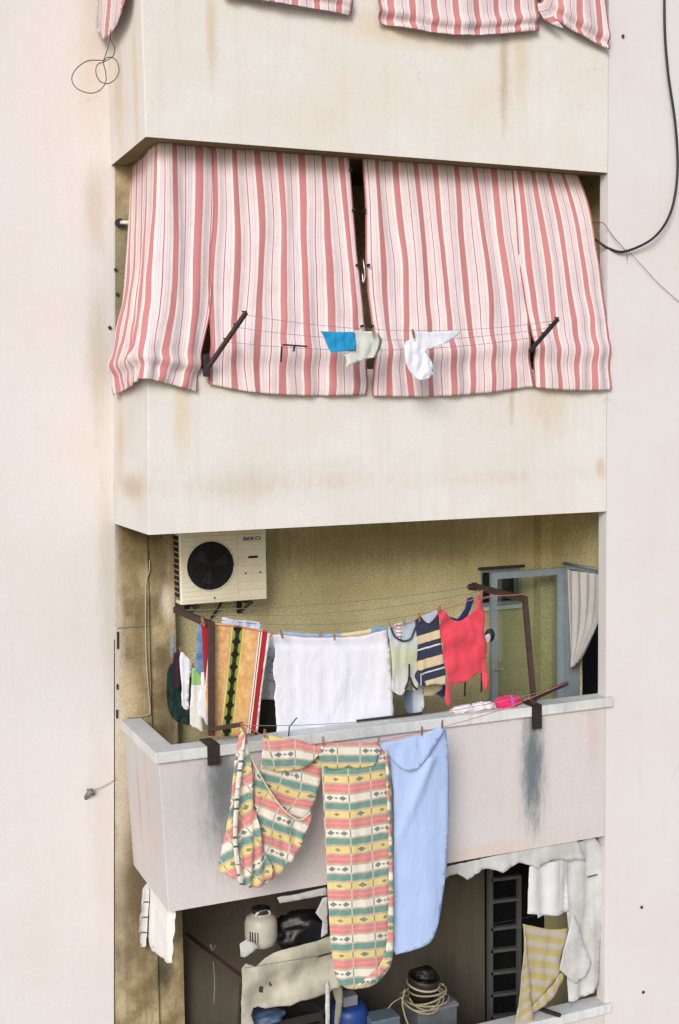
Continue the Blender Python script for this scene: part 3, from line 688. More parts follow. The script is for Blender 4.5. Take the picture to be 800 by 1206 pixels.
# rating label with the maker's lettering
lx0 = ax0+(ax1-ax0)*.72; lx1 = ax0+(ax1-ax0)*.93; lz = az0+.525
MB().box((lx0, 1.0055, lz), (lx1, 1.0105, lz+.056)).build('nameplate', plain('white_label', (.72, .70, .62), .5, var=.1), ac)
fcu = bpy.data.curves.new('lettering', 'FONT'); fcu.body = 'BEKO'; fcu.size = .056; fcu.align_x = 'CENTER'; fcu.extrude = .0006; fcu.offset = 0
tmp = bpy.data.objects.new('tmp_text', fcu); COL.objects.link(tmp); bpy.context.view_layer.update()
dg = bpy.context.evaluated_depsgraph_get(); me = bpy.data.meshes.new_from_object(tmp.evaluated_get(dg)); bpy.data.objects.remove(tmp)
me.name = 'lettering'; xs = [v.co.x for v in me.vertices]; sc = (lx1-lx0)*.94/(max(xs)-min(xs))
for v in me.vertices:
    c = v.co.copy(); v.co = Vector((c.x*sc, -c.z, c.y*.8)) + Vector(((lx0+lx1)/2, 1.0045, lz+.009)) - loc_of(ac)
_b = bmesh.new(); _b.from_mesh(me); _g = list(_b.verts)+list(_b.edges)+list(_b.faces)
for dx, dz in ((.0022, 0), (-.0022, 0), (0, .0016)):
    r_ = bmesh.ops.duplicate(_b, geom=_g); nv = [q for q in r_['geom'] if isinstance(q, bmesh.types.BMVert)]
    for q in nv: q.co += Vector((dx, -.0003*(1+abs(dx)*300+dz*900), dz))
_b.to_mesh(me); _b.free()
me.materials.clear(); me.materials.append(plain('navy_ink', (.015, .025, .07), .5, var=.1))
o = bpy.data.objects.new('lettering', me); COL.objects.link(o); o.parent = ac
for k in (.18, .8):
    x = ax0+(ax1-ax0)*k
    MB().box((x-.02, 1.0, az0-.035), (x+.02, YB-.001, az0-.006)).box((x-.02, YB-.03, az0-.16), (x+.02, YB-.002, az0-.036)).bar((x, YB-.03, az0-.15), (x, 1.05, az0-.04), .015, .015).build('wall_bracket', M_BLACKIRON, ac)
MB().tube([(ax0+.45, 1.25, az0+.02), (ax0+.44, 1.28, az0-.06), (ax0+.40, 1.32, az0-.14), (ax0+.33, 1.34, az0-.24)], .011, 8, sub=5).build('drain_hose', M_CABLE, ac)

# ------------------------------------------------------------------ laundry racks of the middle balcony
def rack(px, post_top, post_foot, arm_end, tip, strap, label):
    foot = U(*post_foot, y=-.0); top = U(*post_top, y=-.0)
    r = thing('laundry_rack', foot, label, 'laundry rack', 'iron laundry racks on the balcony')
    MB().bar(foot-Vector((0, 0, .03)), top, .028, .055 if px < 400 else .04, .004).build('post', M_RUSTY, r)
    e = U(*arm_end, y=.9)
    MB().bar(top+Vector((0, -.02, -.02)), e, .035, .045, .004).build('top_arm', M_RUSTY, r)
    p = U(*tip, y=-.42); MB().bar(foot+Vector((0, .0, .02)), p, .035, .035, .004).build('outer_arm', M_RUSTY if px < 400 else M_BLACKIRON, r)
    x = foot.x
    m = MB().box((x-.05, -.052, strap[0]), (x+.05, -.042, -4.698)).box((x-.05, -.052, -4.697), (x+.05, .17, -4.686)); m.build('strap', M_BLACKIRON, r)
    MB().lathe((x, -.053, strap[0]+.04), [(.012, 0), (.012, .01)], 6, Vector((0, -1, 0))).build('bolt', M_RUSTY, r)
    return foot, top, e, p
lf, lt, le, ltip = rack(250, (249, 733), (249, 862), (207, 718), (285, 853), (-4.85,), 'brown rusty rack post at the left under the air conditioner')
rf, rt, re_, rtip = rack(630, (618, 703), (629, 825), (558, 690), (668, 805), (-4.90,), 'brown rusty rack post at the right before the glass door')
MB_ = MB().lump(U(558, 691, y=.9), (.06, .05, .035), 3, .3).build('rag', cloth_mat('dark_rag', (.03, .022, .018))); tag(MB_, 'dark rag knotted on the far end of the right rack arm', 'rag')

GI = 'clotheslines across the middle balcony'
fl = [U(a, b, y=.06) for a, b in ((250, 736), (280, 738), (318, 745), (360, 750), (400, 750), (440, 745), (465, 738), (490, 730), (520, 718), (567, 704), (618, 700))]
o = MB().tube(fl, .0035, 6, sub=4).build('clothesline', M_REDLINE); tag(o, 'front pink clothesline carrying towel, white sheet and red top', 'clothesline', GI)
for yy, sag, lab in ((.35, .16, 'second clothesline behind the white sheet'), (.62, .10, 'third clothesline near the olive back wall'), (.86, .05, 'rearmost clothesline close to the olive back wall')):
    line(lt.lerp(le, yy/.9), rt.lerp(re_, yy/.9), sag, lab, group=GI, r=.003)
sl_pts = [U(202, 765, y=.85), U(214, 770, y=.7), U(226, 785, y=.5), U(240, 798, y=.25), U(249, 803, y=.02)]
o = MB().tube(sl_pts, .003, 6, sub=4).build('clothesline', M_LINE); tag(o, 'short clothesline of socks running back from the left rack post', 'clothesline', GI)
ol = [ltip + Vector((0, 0, .01)), U(310, 866, y=-.42), U(345, 874, y=-.42), U(380, 878, y=-.42), U(415, 877, y=-.42), U(446, 874, y=-.42), U(480, 866, y=-.42), U(522, 856, y=-.42), U(590, 836, y=-.42), rtip + Vector((0, 0, .01))]
o = MB().tube(ol, .0035, 6, sub=4).build('clothesline', M_REDLINE); tag(o, 'outer clothesline over the street holding the banded bedsheets', 'clothesline', GI)
line(lf.lerp(ltip, .55)+Vector((0, 0, .02)), rf.lerp(rtip, .55)+Vector((0, 0, .02)), .10, 'inner empty clothesline just outside the coping', group=GI, r=.003)

# towel
_tl = lambda q: 235-(q-735)*.08
_tr = lambda q: 318-(q-740)*.125
sheet('orange_towel', [(237, 734), (250, 733), (283, 737), (312, 742), (319, 745), (314, 775), (309, 810), (304, 862), (280, 866), (246, 868), (243, 830), (240, 790)], M_TOWEL, y=.075, label='orange patterned towel with red edge and green chain band', cat='towel', fold=.03, fx=.12, fy=.012, step=4, smooth=1, seed=11, th=.008,
      uv=lambda a, b, u, v: ((a-_tl(b))/(_tr(b)-_tl(b)), v))
sheet('blue_towel', [(232, 738), (238, 734), (243, 736), (244, 790), (240, 794), (231, 790), (232, 765)], cloth_mat('blue_towelling', (.06, .16, .38), (.3, .4, .55), .7, 9), y=.30, label='narrow blue towel half hidden behind the orange towel', cat='towel', fold=.02, seed=3, step=3)
sheet('folded_cloth', [(262, 727), (275, 730), (292, 731), (305, 733), (306, 742), (290, 744), (265, 741)], cloth_mat('blue_white_cloth', (.35, .42, .60), (.75, .75, .78), .9, 22), y=.35, label='blue and white cloth folded on the line behind the orange towel', cat='cloth', step=3, seed=5, fold=.04)
# dark things at the left
M_DGREEN = cloth_mat('dark_green_knit', (.010, .022, .02), (.02, .05, .045), .8, 20, .8)
sheet('dark_garment', [(199, 786), (206, 780), (218, 786), (226, 800), (228, 830), (226, 852), (214, 852), (203, 846), (197, 830), (196, 806)], M_DGREEN, y=.80, label='shaggy dark green garment hanging lowest at the far left', cat='garment', fold=.07, fx=.3, fy=.05, seed=8, step=3)
sheet('plum_garment', [(205, 771), (211, 767), (214, 782), (214, 808), (206, 810), (201, 802), (203, 785)], cloth_mat('plum_cloth', (.035, .02, .03)), y=.70, label='small plum coloured garment beside the white sock', cat='garment', fold=.04, fx=.3, seed=9, step=3)
sheet('grey_sock', [(202, 748), (206, 750), (206, 764), (203, 776), (201, 770)], cloth_mat('blue_grey_cloth', (.2, .25, .3)), y=.9, label='tiny blue grey sock at the far end of the left line', cat='sock', fold=.01, step=2)
sheet('white_sock', [(213, 768), (219, 772), (226, 782), (223, 800), (222, 826), (223, 833), (220, 836), (214, 830), (214, 805), (212, 785)], M_WHITE, y=.55, label='long white sock hanging between plum garment and green edged cloth', cat='sock', fold=.03, fx=.3, seed=10, step=3)
M_GW = stripe_mat('green_top_white_cloth', [(0, (.25, .52, .16)), (.27, (.72, .71, .70))], 1, fr=False)
sheet('green_edged_cloth', [(227, 787), (233, 790), (241, 796), (240, 815), (238, 840), (239, 862), (232, 858), (224, 852), (225, 820)], M_GW, y=.35, label='white cloth with a green top hanging beside the white shirt', cat='cloth', fold=.03, fx=.3, seed=12, step=3)
sheet('white_shirt', [(237, 792), (245, 795), (249, 812), (250, 835), (246, 842), (247, 854), (243, 853), (240, 846), (234, 843), (233, 825), (237, 810)], M_WHITE, y=.16, label='small white shirt against the left rack post', cat='shirt', fold=.04, fx=.3, seed=13, step=3)
# behind, between towel and sheet
M_PRINT = NT('grey_print_cotton'); _oc = weave(M_PRINT); _wv = M_PRINT.noise(_oc, 13, 1, .4)
_ln = M_PRINT.math('LESS_THAN', M_PRINT.math('ABSOLUTE', M_PRINT.math('SUBTRACT', _wv, .53)), .013)
M_PRINT.col(M_PRINT.mix(M_PRINT.math('MULTIPLY', _ln, .8), (.42, .47, .52), (.08, .09, .1)))
sheet('printed_shirt', [(312, 755), (322, 750), (332, 752), (335, 790), (334, 824), (306, 824), (304, 800), (308, 770)], M_PRINT.m, y=.40, label='pale grey shirt with dark line print glimpsed between towel and white sheet', cat='shirt', fold=.03, seed=15, smooth=1, step=4)
sheet('dark_brown_sheet', [(302, 822), (334, 822), (336, 862), (300, 866)], cloth_mat('dark_brown_cloth', (.03, .025, .018)), y=.45, label='dark brown sheet hanging below the printed grey shirt', cat='trousers', smooth=1, step=4, seed=16)  # plain dark brown sheet filling the gap below the shirt
# white sheet
sheet('white_sheet', [(322, 748), (330, 747), (360, 751), (400, 751), (430, 749), (456, 742), (459, 770), (461, 800), (463, 832), (464, 858), (440, 862), (400, 868), (360, 872), (326, 876), (325, 840), (323, 822), (325, 808), (321, 790), (324, 772)], M_WHITE, y=.16, label='large plain white sheet in the middle of the balcony line', cat='sheet', fold=.03, fx=.05, fy=.012, seed=17, step=4, smooth=1, jit=1.6, yfun=lambda a, b, u, v: .012*(1 if v < .15 else 0) - .012*max(0, 1-abs(u-.5-.1*math.sin(v*5))*14)*v)
sheet('blue_sheet', [(330, 744), (360, 746), (400, 746), (430, 742), (456, 738), (457, 760), (400, 764), (331, 762)], stripe_mat('blue_yellow_edge', [(0, (.28, .45, .66)), (.55, (.28, .45, .66)), (.57, (.66, .6, .38)), (.8, (.66, .6, .38)), (.82, (.12, .36, .58))], 0, fr=False), y=.37, label='pale blue and yellow sheet showing just above the white sheet', cat='sheet', fold=.02, seed=18, step=5)
# grey and yellow t-shirt
ts = sheet('grey_yellow_shirt', [(457, 740), (461, 738), (465, 748), (475, 755), (484, 753), (490, 740), (493, 758), (493, 785), (494, 806), (487, 813), (482, 796), (480, 806), (474, 819), (466, 816), (461, 811), (462, 790), (460, 762)],
    stripe_mat('grey_yellow_cotton', [(0, (.50, .54, .58)), (.2, (.48, .53, .52)), (.45, (.46, .50, .33)), (.62, (.48, .52, .42)), (.85, (.56, .58, .58))], 1, 'EASE', fr=False), y=.06, label='grey T-shirt with a yellow tint sagging beside the white sheet', cat='t-shirt', fold=.035, fx=.2, fy=.05, seed=20, step=3)
MB().tube([U(460, 737, y=.045), U(464, 748, y=.04), U(470, 753, y=.035), U(477, 755, y=.035), U(484, 752, y=.04), U(488, 743, y=.045), U(490, 738, y=.045)], .008, 6, sub=4).build('neckband', cloth_mat('navy_rib', (.02, .035, .07)), ts)
sheet('shirt_back', [(460, 738), (475, 733), (490, 732), (490, 752), (476, 757), (464, 752)], cloth_mat('grey_blue_cotton', (.42, .49, .56)), y=.085, parent=ts, step=3, fold=.01)
sheet('print', [(466, 737), (472, 735), (473, 752), (468, 749)], stripe_mat('red_print', [(0, (.7, .7, .7)), (.3, (.4, .05, .05)), (.6, (.7, .7, .7))], 1, bump=.1, mottled=.1), y=.078, parent=ts, step=2, fold=.004, uv=lambda a, b, u, v: (u, v*4))
tp = MB().tube([U(482, 782, y=.03), U(482, 796, y=.025), U(480, 806, y=.025), U(477, 812, y=.03)], .008, 6, sub=4).tube([U(482, 796, y=.022), U(487, 808, y=.025), U(492, 812, y=.03)], .009, 6, sub=4).build('dark_trim', cloth_mat('navy_trim', (.02, .03, .05)), ts)
# navy striped polo
NV, CRM, WHT = (.012, .02, .055), (.58, .47, .30), (.6, .6, .62)
POLO = [(0, NV), (.24, CRM), (.36, NV), (.43, WHT), (.455, NV), (.60, CRM), (.74, NV), (.79, WHT), (.81, NV), (.92, CRM), (.99, (.5, .48, .42))]
po = sheet('striped_polo_shirt', [(489, 731), (497, 726), (506, 723), (516, 719), (518, 740), (521, 765), (524, 786), (525, 806), (512, 805), (501, 808), (494, 800), (490, 785), (492, 760)], stripe_mat('navy_cream_stripes', POLO, 1, fr=False, mottled=.06), y=.055, label='navy polo shirt with cream stripes between grey T-shirt and red top', cat='polo shirt', fold=.03, fx=.15, fy=.04, seed=22, step=3,
    uv=lambda a, b, u, v: (u, min(.999, max(0, (b-730+(a-490)*.30)/82))))
sheet('collar', [(497, 726), (506, 722), (516, 718), (514, 726), (506, 734), (500, 731)], cloth_mat('grey_collar', (.40, .43, .50)), y=.04, parent=po, step=2, fold=.01)
sheet('sleeve', [(490, 792), (494, 789), (500, 803), (502, 808), (495, 807), (489, 798)], stripe_mat('navy_sleeve', [(0, NV), (.5, WHT), (.57, NV)], 0, fr=False), y=.04, parent=po, step=2, fold=.01)
sheet('beige_garment', [(500, 808), (512, 805), (523, 800), (521, 812), (510, 819), (499, 820)], cloth_mat('beige_cloth', (.42, .36, .24)), y=.2, label='beige hem showing below the navy polo shirt', cat='garment', smooth=1, step=3, fold=.02)
sheet('navy_garment', [(515, 806), (524, 802), (525, 818), (521, 822), (515, 818)], cloth_mat('navy_cloth', (.02, .03, .09)), y=.22, label='scrap of navy garment hanging behind the red top sleeve', cat='garment', smooth=1, step=3, fold=.02)
sheet('faded_jeans', [(476, 812), (486, 814), (493, 806), (499, 812), (500, 832), (497, 838), (490, 842), (481, 840), (477, 835)], stripe_mat('faded_denim', [(0, (.05, .07, .11)), (.35, (.12, .18, .26)), (.5, (.5, .58, .66)), (1, (.6, .65, .7))], 0, 'LINEAR', fr=False), y=.25, label='faded blue jeans leg showing below the grey T-shirt', cat='jeans', smooth=1, step=3, fold=.03, seed=4)
# red top
sheet('red_top', [(515, 720), (519, 717), (524, 721), (531, 728), (541, 732), (550, 728), (558, 718), (563, 707), (567, 698), (569, 715), (571, 740), (573, 765), (574, 795), (575, 811), (571, 812), (568, 800), (567, 790), (556, 799), (545, 804), (535, 806), (531, 806), (531, 822), (529, 832), (524, 826), (525, 812), (527, 800), (523, 776), (520, 748)], cloth_mat('coral_red_jersey', (.60, .062, .09), (.50, .045, .07), .6, 7, .3), y=.045, label='bright coral red top with a drooping neckline and dangling sleeves', cat='top', fold=.05, fx=.10, fy=.05, seed=24, step=4, smooth=2, yfun=lambda a, b, u, v: .034*math.sin((b-720)/5.5-((a-545)/15.0)**2*1.0)*max(0, 1-v*1.1))
sheet('navy_vest', [(540, 728), (548, 716), (550, 706), (556, 703), (558, 708), (553, 720), (546, 735), (525, 738), (524, 726), (535, 728)], cloth_mat('navy_jersey', (.015, .03, .11)), y=.20, label='navy vest peeking over the neckline of the red top', cat='vest', step=3, fold=.02)
m = MB().lump(U(577, 748, y=.55), (.05, .035, .06), 5, .12, 2.0)
bg_ = m.build('small_bag', plain('black_nylon', (.02, .024, .03), .5)); tag(bg_, 'small black bag with a pale side hanging by the glass door', 'bag')
sheet('patch', [(570, 750), (577, 746), (577, 756), (571, 757)], M_OFFW, y=.50, parent=bg_, step=2, fold=.005)
for a, b, c, lab in ((548, 803, 820, 'short black strap dangling below the middle of the red top'), (567.5, 788, 815, 'longer black strap dangling by the right sleeve of the red top')):
    o = MB().bar(U(a, b, y=.18), U(a-.5, c, y=.18), .006, .014).build('strap', M_BLACKIRON); o.name = 'dangling_strap'; tag(o, lab, 'strap', 'dangling black straps')
# things lying on the coping
zc = -4.70
def on(px, y): # point on top of the coping under picture column px
    q = U(px, 830, y=y); return Vector((q.x, y, zc))
pk = on(598, .06); o = MB().lump(pk+Vector((0, 0, .045)), (.125, .05, .052), 4, .35, 4).build('pink_bundle', cloth_mat('hot_pink_cloth', (.66, .03, .14), (.5, .02, .10), .7, 14, .6)); tag(o, 'hot pink bundle of cloth lying on the coping', 'cloth')
MB().bar(pk+Vector((.03, -.055, .01)), pk+Vector((.02, -.03, .11)), .02, .006).build('ribbon', cloth_mat('violet_ribbon', (.25, .22, .55)), o)
wc = on(557, .07); o = MB().lump(wc+Vector((-.08, 0, .025)), (.13, .045, .032), 7, .45, 6).lump(wc+Vector((.10, 0, .03)), (.12, .045, .034), 9, .45, 6).build('white_bundle', cloth_mat('white_speckled_cloth', (.72, .70, .72), (.5, .2, .25), .35, 24, .6)); tag(o, 'crumpled white cloth lying on the coping beside the pink bundle', 'cloth')
o = MB().bar(on(420, .14)+Vector((0, 0, .012)), on(497, .14)+Vector((0, 0, .012)), .02, .022, .003).build('black_stick', M_BLACKIRON); tag(o, 'straight black stick lying along the coping below the white sheet', 'stick')
o = MB().tube([U(340, 868, y=-.02), U(341, 856, y=-.02), U(350, 845, y=-.03)], .006, 6).build('wire_pin', M_WIRE); tag(o, 'bent black wire pin standing on the coping under the white sheet', 'pin')

# ------------------------------------------------------------------ bedsheets over the street
PER = 41.5
s1 = thing('banded_bedsheet', U(320, 1046, y=-.42), 'crumpled banded bedsheet bunched up at the left over the parapet', 'bedsheet', 'banded bedsheets hung over the parapet')
def uvrot(ang, ox, oy, k=1.0):
    ca, sa = math.cos(R(ang)), math.sin(R(ang))
    return lambda a, b, u, v: (((a-ox)*ca + (b-oy)*sa)/26.0*k + .5*nz(a*.02, b*.02, 1), (-(a-ox)*sa + (b-oy)*ca)/PER*k + .10*nz(a*.03, b*.03, 4))
sheet('drape', [(308, 900), (310, 880), (320, 872), (376, 880), (382, 888), (380, 905), (375, 928), (365, 960), (352, 968), (338, 958), (320, 938), (306, 912)], M_BED, y=-.40, parent=s1, fold=.03, fx=.06, fy=.03, seed=31, step=5, uv=uvrot(14, 330, 905))
sheet('top_flap', [(308, 905), (310, 868), (330, 868), (355, 872), (372, 878), (379, 876), (380, 884), (372, 892), (362, 902), (345, 908), (325, 909), (312, 903)], M_BED, y=-.45, parent=s1, fold=.02, seed=32, step=4, uv=uvrot(2, 320, 884), yfun=lambda a, b, u, v: -.02*math.sin(v*math.pi))
sheet('swag', [(291, 880), (296, 890), (304, 908), (316, 930), (330, 948), (345, 962), (357, 966), (366, 958), (363, 976), (356, 993), (343, 1013), (326, 1033), (304, 1046), (297, 1030), (292, 980), (290, 930)], M_BED, y=-.46, parent=s1, fold=.10, fx=.08, fy=.025, seed=33, step=4, uv=uvrot(20, 330, 960, 1.05))
sheet('gathered_edge', [(283, 857), (289, 857), (292, 876), (297, 915), (300, 950), (306, 980), (314, 1006), (322, 1030), (304, 1046), (288, 1043), (280, 1036), (258, 1025), (261, 1004), (268, 965), (273, 930), (276, 898), (281, 872)], M_BED, y=-.50, parent=s1, fold=.14, fx=.12, fy=.012, seed=34, step=4, uv=uvrot(-38, 285, 930, 1.1))
sheet('pale_hem', [(286, 872), (289, 872), (285, 910), (282, 940), (280, 980), (282, 1010), (288, 1043), (283, 1042), (276, 1010), (274, 980), (276, 940), (280, 905)], stripe_mat('pale_hem_band', [(0, (.74, .70, .6)), (.36, (.06, .07, .07)), (.38, (.74, .70, .6)), (.62, (.05, .12, .13)), (.68, (.74, .70, .6)), (.86, (.05, .12, .13)), (.92, (.74, .7, .6))], 1, mottled=.1), y=-.54, parent=s1, fold=.02, seed=35, step=3, uv=lambda a, b, u, v: (u, v*4))
hp = [U(a, b, y=-.50) for a, b in ((292, 882), (298, 897), (308, 915), (320, 935), (333, 952), (346, 963), (356, 965), (366, 957))]
MB().tube(hp, .0065, 8, sub=5).build('swag_hem', cloth_mat('cream_hem', (.66, .60, .44), (.45, .36, .2), .7, 30), s1)
def pillowy(dep): return lambda a, b, u, v: -dep*math.sin(min(1, max(0, u))*math.pi)**.6
s2 = sheet('banded_bedsheet', [(379, 882), (400, 879), (445, 879), (456, 885), (460, 930), (462, 1000), (463, 1080), (461, 1128), (453, 1144), (436, 1156), (415, 1162), (399, 1157), (392, 1140), (387, 1090), (383, 1010), (380, 940)], M_BED, y=-.40, label='long banded bedsheet hanging flat between crumpled one and blue one', cat='bedsheet', group='banded bedsheets hung over the parapet', fold=.07, fx=.055, fy=.006, seed=36, step=5, uv=lambda a, b, u, v: ((a-379-(b-880)*.03)/26.5, (b-890+(a-420)*.10+ 2.5*nz(a*.03, b*.01, 3))/PER), yfun=pillowy(.06))
sheet('turned_top', [(378, 878), (400, 875), (446, 875), (446, 890), (440, 902), (410, 905), (380, 903)], M_BED, y=-.47, parent=s2, fold=.015, seed=37, step=4, uv=lambda a, b, u, v: ((a-379)/26.5+.3, (b-880)/PER))
sheet('turned_edge', [(454, 884), (458, 900), (462, 1000), (464, 1080), (462, 1128), (454, 1144), (436, 1157), (420, 1161), (436, 1148), (450, 1132), (457, 1100), (458, 1000), (455, 920)], M_BED, y=-.475, parent=s2, fold=.01, seed=38, step=4, uv=lambda a, b, u, v: ((a-379)/26.5+.45, (b-903)/PER))
M_LBLUE = cloth_mat('pale_blue_cotton', (.37, .48, .73), (.31, .42, .66), .5, 4, .3)
s3 = sheet('blue_bedsheet', [(448, 884), (460, 878), (500, 868), (522, 857), (525, 866), (528, 905), (527, 985), (522, 1042), (514, 1088), (503, 1108), (490, 1114), (470, 1120), (461, 1117), (461, 1060), (462, 1000), (462, 930), (456, 900)], M_LBLUE, y=-.36, label='plain pale blue bedsheet hanging rightmost over the parapet', cat='bedsheet', fold=.05, fx=.045, fy=.006, seed=40, step=4, yfun=lambda a, b, u, v: -.05*math.sin(min(1, max(0, u))*math.pi)**.6 - .045*math.exp(-((a-(500-(b-900)*.38))/6.0)**2)*(1 if b > 890 else 0)*max(0, 1-(b-890)/130))
sheet('turned_top', [(446, 877), (470, 872), (500, 864), (521, 855), (523, 862), (514, 876), (505, 890), (496, 902), (482, 908), (470, 902), (459, 890)], M_LBLUE, y=-.44, parent=s3, fold=.03, fx=.1, fy=.08, seed=41, step=4)

# ------------------------------------------------------------------ clothes pegs
pm = MB()
for s in (-1, 1):
    pm.bm.verts.ensure_lookup_table()
    pm.bar((.004*s, 0, .035), (.0065*s, 0, 0), .009, .006).bar((.0065*s, 0, 0), (.003*s, 0, -.035), .009, .006)
pm.tube([(-.011, 0, .004), (.011, 0, .004)], .005, 6)
GP = 'clothes pegs on the lines'
pegs = [(332, 747, .05, 'peg holding the left corner of the white sheet'), (394, 749, .05, 'peg holding the middle of the white sheet'), (377, 746, .3, 'peg on the pale blue sheet behind the white one'), (459, 735, .03, 'peg at the left shoulder of the grey T-shirt'), (476, 731, .03, 'peg at the collar of the grey T-shirt'), (494, 727, .03, 'peg at the left shoulder of the navy polo shirt'), (518, 718, .02, 'peg at the left corner of the red top'), (567, 700, .02, 'peg at the high right corner of the red top'), (239, 732, .03, 'peg above the blue towel by the left rack post'), (228, 786, .5, 'peg on the green edged cloth'), (213, 766, .65, 'peg on the long white sock'), (286, 857, -.52, 'peg gripping the peak of the crumpled bedsheet'), (312, 864, -.47, 'peg at the left of the crumpled bedsheet flap'), (381, 873, -.49, 'peg where the two banded bedsheets meet'), (446, 872, -.49, 'peg where the banded and blue bedsheets meet'), (497, 861, -.46, 'peg at the middle of the pale blue bedsheet'), (521, 853, -.45, 'peg at the right corner of the pale blue bedsheet'), (487, 393, -.44, 'peg on the small white garment before the striped curtains'), (440, 391, -.43, 'peg on the pale grey garment before the striped curtains')]
proto = None
for i, (a, b, yy, lab) in enumerate(pegs):
    p = U(a, b, y=yy)
    if proto is None:
        proto = pm.build('clothes_peg', M_PEG, origin=(0, 0, 0)); proto['category'] = 'clothes peg'; proto['group'] = GP; q = proto; q.location = p; q['label'] = 'brown '+lab
    else: q = dup(proto, p, 'brown '+lab)
    q.rotation_euler = (random.uniform(-.3, .3), random.uniform(-.35, .35), random.uniform(-.5, .5)); q.scale = (1.05, 1.05, 1.05)

# ------------------------------------------------------------------ curtain in the doorway
xc = XS-.05
surf('net_curtain', [[U(668, 671, x=xc), U(682, 673, x=xc), U(696, 675, x=xc), U(710, 677, x=xc)], [U(669, 705, x=xc), U(683, 707, x=xc), U(696, 708, x=xc), U(710, 706, x=xc)],
    [U(670, 735, x=xc), U(682, 737, x=xc), U(693, 738, x=xc), U(707, 730, x=xc)], [U(671, 762, x=xc), U(679, 763, x=xc), U(686, 762, x=xc), U(697, 753, x=xc)], [U(672, 786, x=xc), U(676, 785, x=xc), U(680, 781, x=xc), U(686, 773, x=xc)]],
    cloth_mat('grey_white_voile', (.45, .445, .43), (.36, .355, .34), .5, bump=.1), 'grey white curtain drawn aside in the side doorway', 'curtain', nu=16, nv=8, disp=lambda u, v: .016*math.sin(u*58+v)+.01*nz(u*20, v*2, 1), th=.002)
o = MB().tube([Vector((XS-.035, .28, -3.58)), Vector((XS-.035, .95, -3.585))], .012, 8).build('curtain_rod', M_ALU); tag(o, 'thin rod over the side doorway carrying the grey white curtain', 'rod')

# ------------------------------------------------------------------ bottom balcony
M_DIRTYW = cloth_mat('dirty_white_canvas', (.50, .51, .51), (.35, .35, .33), .8, 4, .25)
sc_pts = [(520, 1022), (560, 1013), (600, 1004), (640, 995), (676, 986), (683, 994), (690, 1014), (680, 1012), (671, 1014), (660, 1012), (650, 1013), (641, 1018), (634, 1023), (627, 1020), (618, 1017), (610, 1016), (602, 1022), (592, 1028), (585, 1025), (575, 1023), (568, 1024), (560, 1030), (551, 1036), (545, 1032), (538, 1029), (530, 1031), (520, 1037)]
sheet('scalloped_valance', sc_pts, M_DIRTYW, y=.02, label='dirty white scalloped valance under the slab of the bottom balcony', cat='valance', fold=.03, fx=.2, fy=.02, step=4, seed=50, smooth=1)
sheet('torn_valance', [(327, 1057), (350, 1053), (384, 1045), (386, 1054), (360, 1058), (330, 1064)], M_DIRTYW, y=.02, smooth=1, label='torn scrap of white valance left of the long banded bedsheet', cat='valance', step=4, seed=51)
sheet('white_scrap', [(372, 1075), (380, 1058), (386, 1056), (386, 1100), (378, 1104), (380, 1085)], M_DIRTYW, y=.06, smooth=1, label='narrow white rag beside the black bag', cat='rag', step=3, seed=52)
wc1 = sheet('white_curtain', [(650, 1000), (676, 992), (700, 986), (710, 1000), (711, 1060), (708, 1110), (704, 1160), (690, 1174), (670, 1180), (668, 1150), (670, 1100), (668, 1074), (652, 1074), (650, 1040)], M_DIRTYW, y=.07, label='long dirty white curtain at the right end of the bottom balcony', cat='curtain', fold=.06, fx=.16, fy=.004, step=4, seed=53, smooth=1, yfun=lambda a, b, u, v: .016*math.sin(a/3.6+b*.01+1.5*nz(a*.05, b*.01, 2)))
sheet('white_towel', [(623, 1020), (640, 1016), (668, 1012), (668, 1040), (670, 1073), (660, 1078), (645, 1078), (633, 1081), (632, 1076), (621, 1076), (622, 1045)], cloth_mat('greyish_white_cotton', (.56, .57, .59), (.44, .45, .47), .6), y=.05, label='short white cloth hanging straight under the scalloped valance', cat='cloth', fold=.04, fx=.12, fy=.004, step=4, seed=54, smooth=1, yfun=lambda a, b, u, v: .014*math.sin(a/4.2))
sheet('folded_corner', [(674, 1074), (682, 1090), (688, 1112), (696, 1135), (690, 1150), (679, 1160), (668, 1150), (659, 1142), (664, 1120), (670, 1095)], M_DIRTYW, y=.03, parent=wc1, fold=.03, step=4, seed=55, smooth=1)
M_YEL = stripe_mat('yellow_white_stripes', [(0, (.38, .32, .10)), (.40, (.40, .34, .12)), (.55, (.41, .38, .33)), (.9, (.38, .355, .30)), (1, (.38, .32, .10))], 1, 'LINEAR', mottled=.3)
y1 = sheet('yellow_striped_cloth', [(616, 1088), (630, 1091), (648, 1095), (670, 1093), (668, 1110), (663, 1130), (660, 1146), (646, 1166), (630, 1186), (622, 1178), (621, 1150), (618, 1115)], M_YEL, y=.05, label='yellow and white striped cloth knotted up over the bottom sill', cat='cloth', fold=.06, fx=.07, fy=.05, step=4, seed=56, smooth=1, uv=lambda a, b, u, v: (u, (b-1088-(a-640)*.15)/15.0))
sheet('hanging_tail', [(617, 1092), (621, 1110), (624, 1150), (627, 1185), (628, 1215), (607, 1215), (611, 1180), (614, 1150), (617, 1120)], M_YEL, y=.0, parent=y1, fold=.05, fx=.15, fy=.03, step=4, seed=57, uv=lambda a, b, u, v: (u, (b+(a-610)*.8)/13.0))
sheet('twisted_edge', [(661, 1146), (664, 1152), (656, 1168), (640, 1186), (626, 1194), (627, 1186), (640, 1172), (652, 1158)], M_YEL, y=.02, parent=y1, fold=.03, step=3, seed=58, uv=lambda a, b, u, v: (u, (a-b*.2)/11.0))
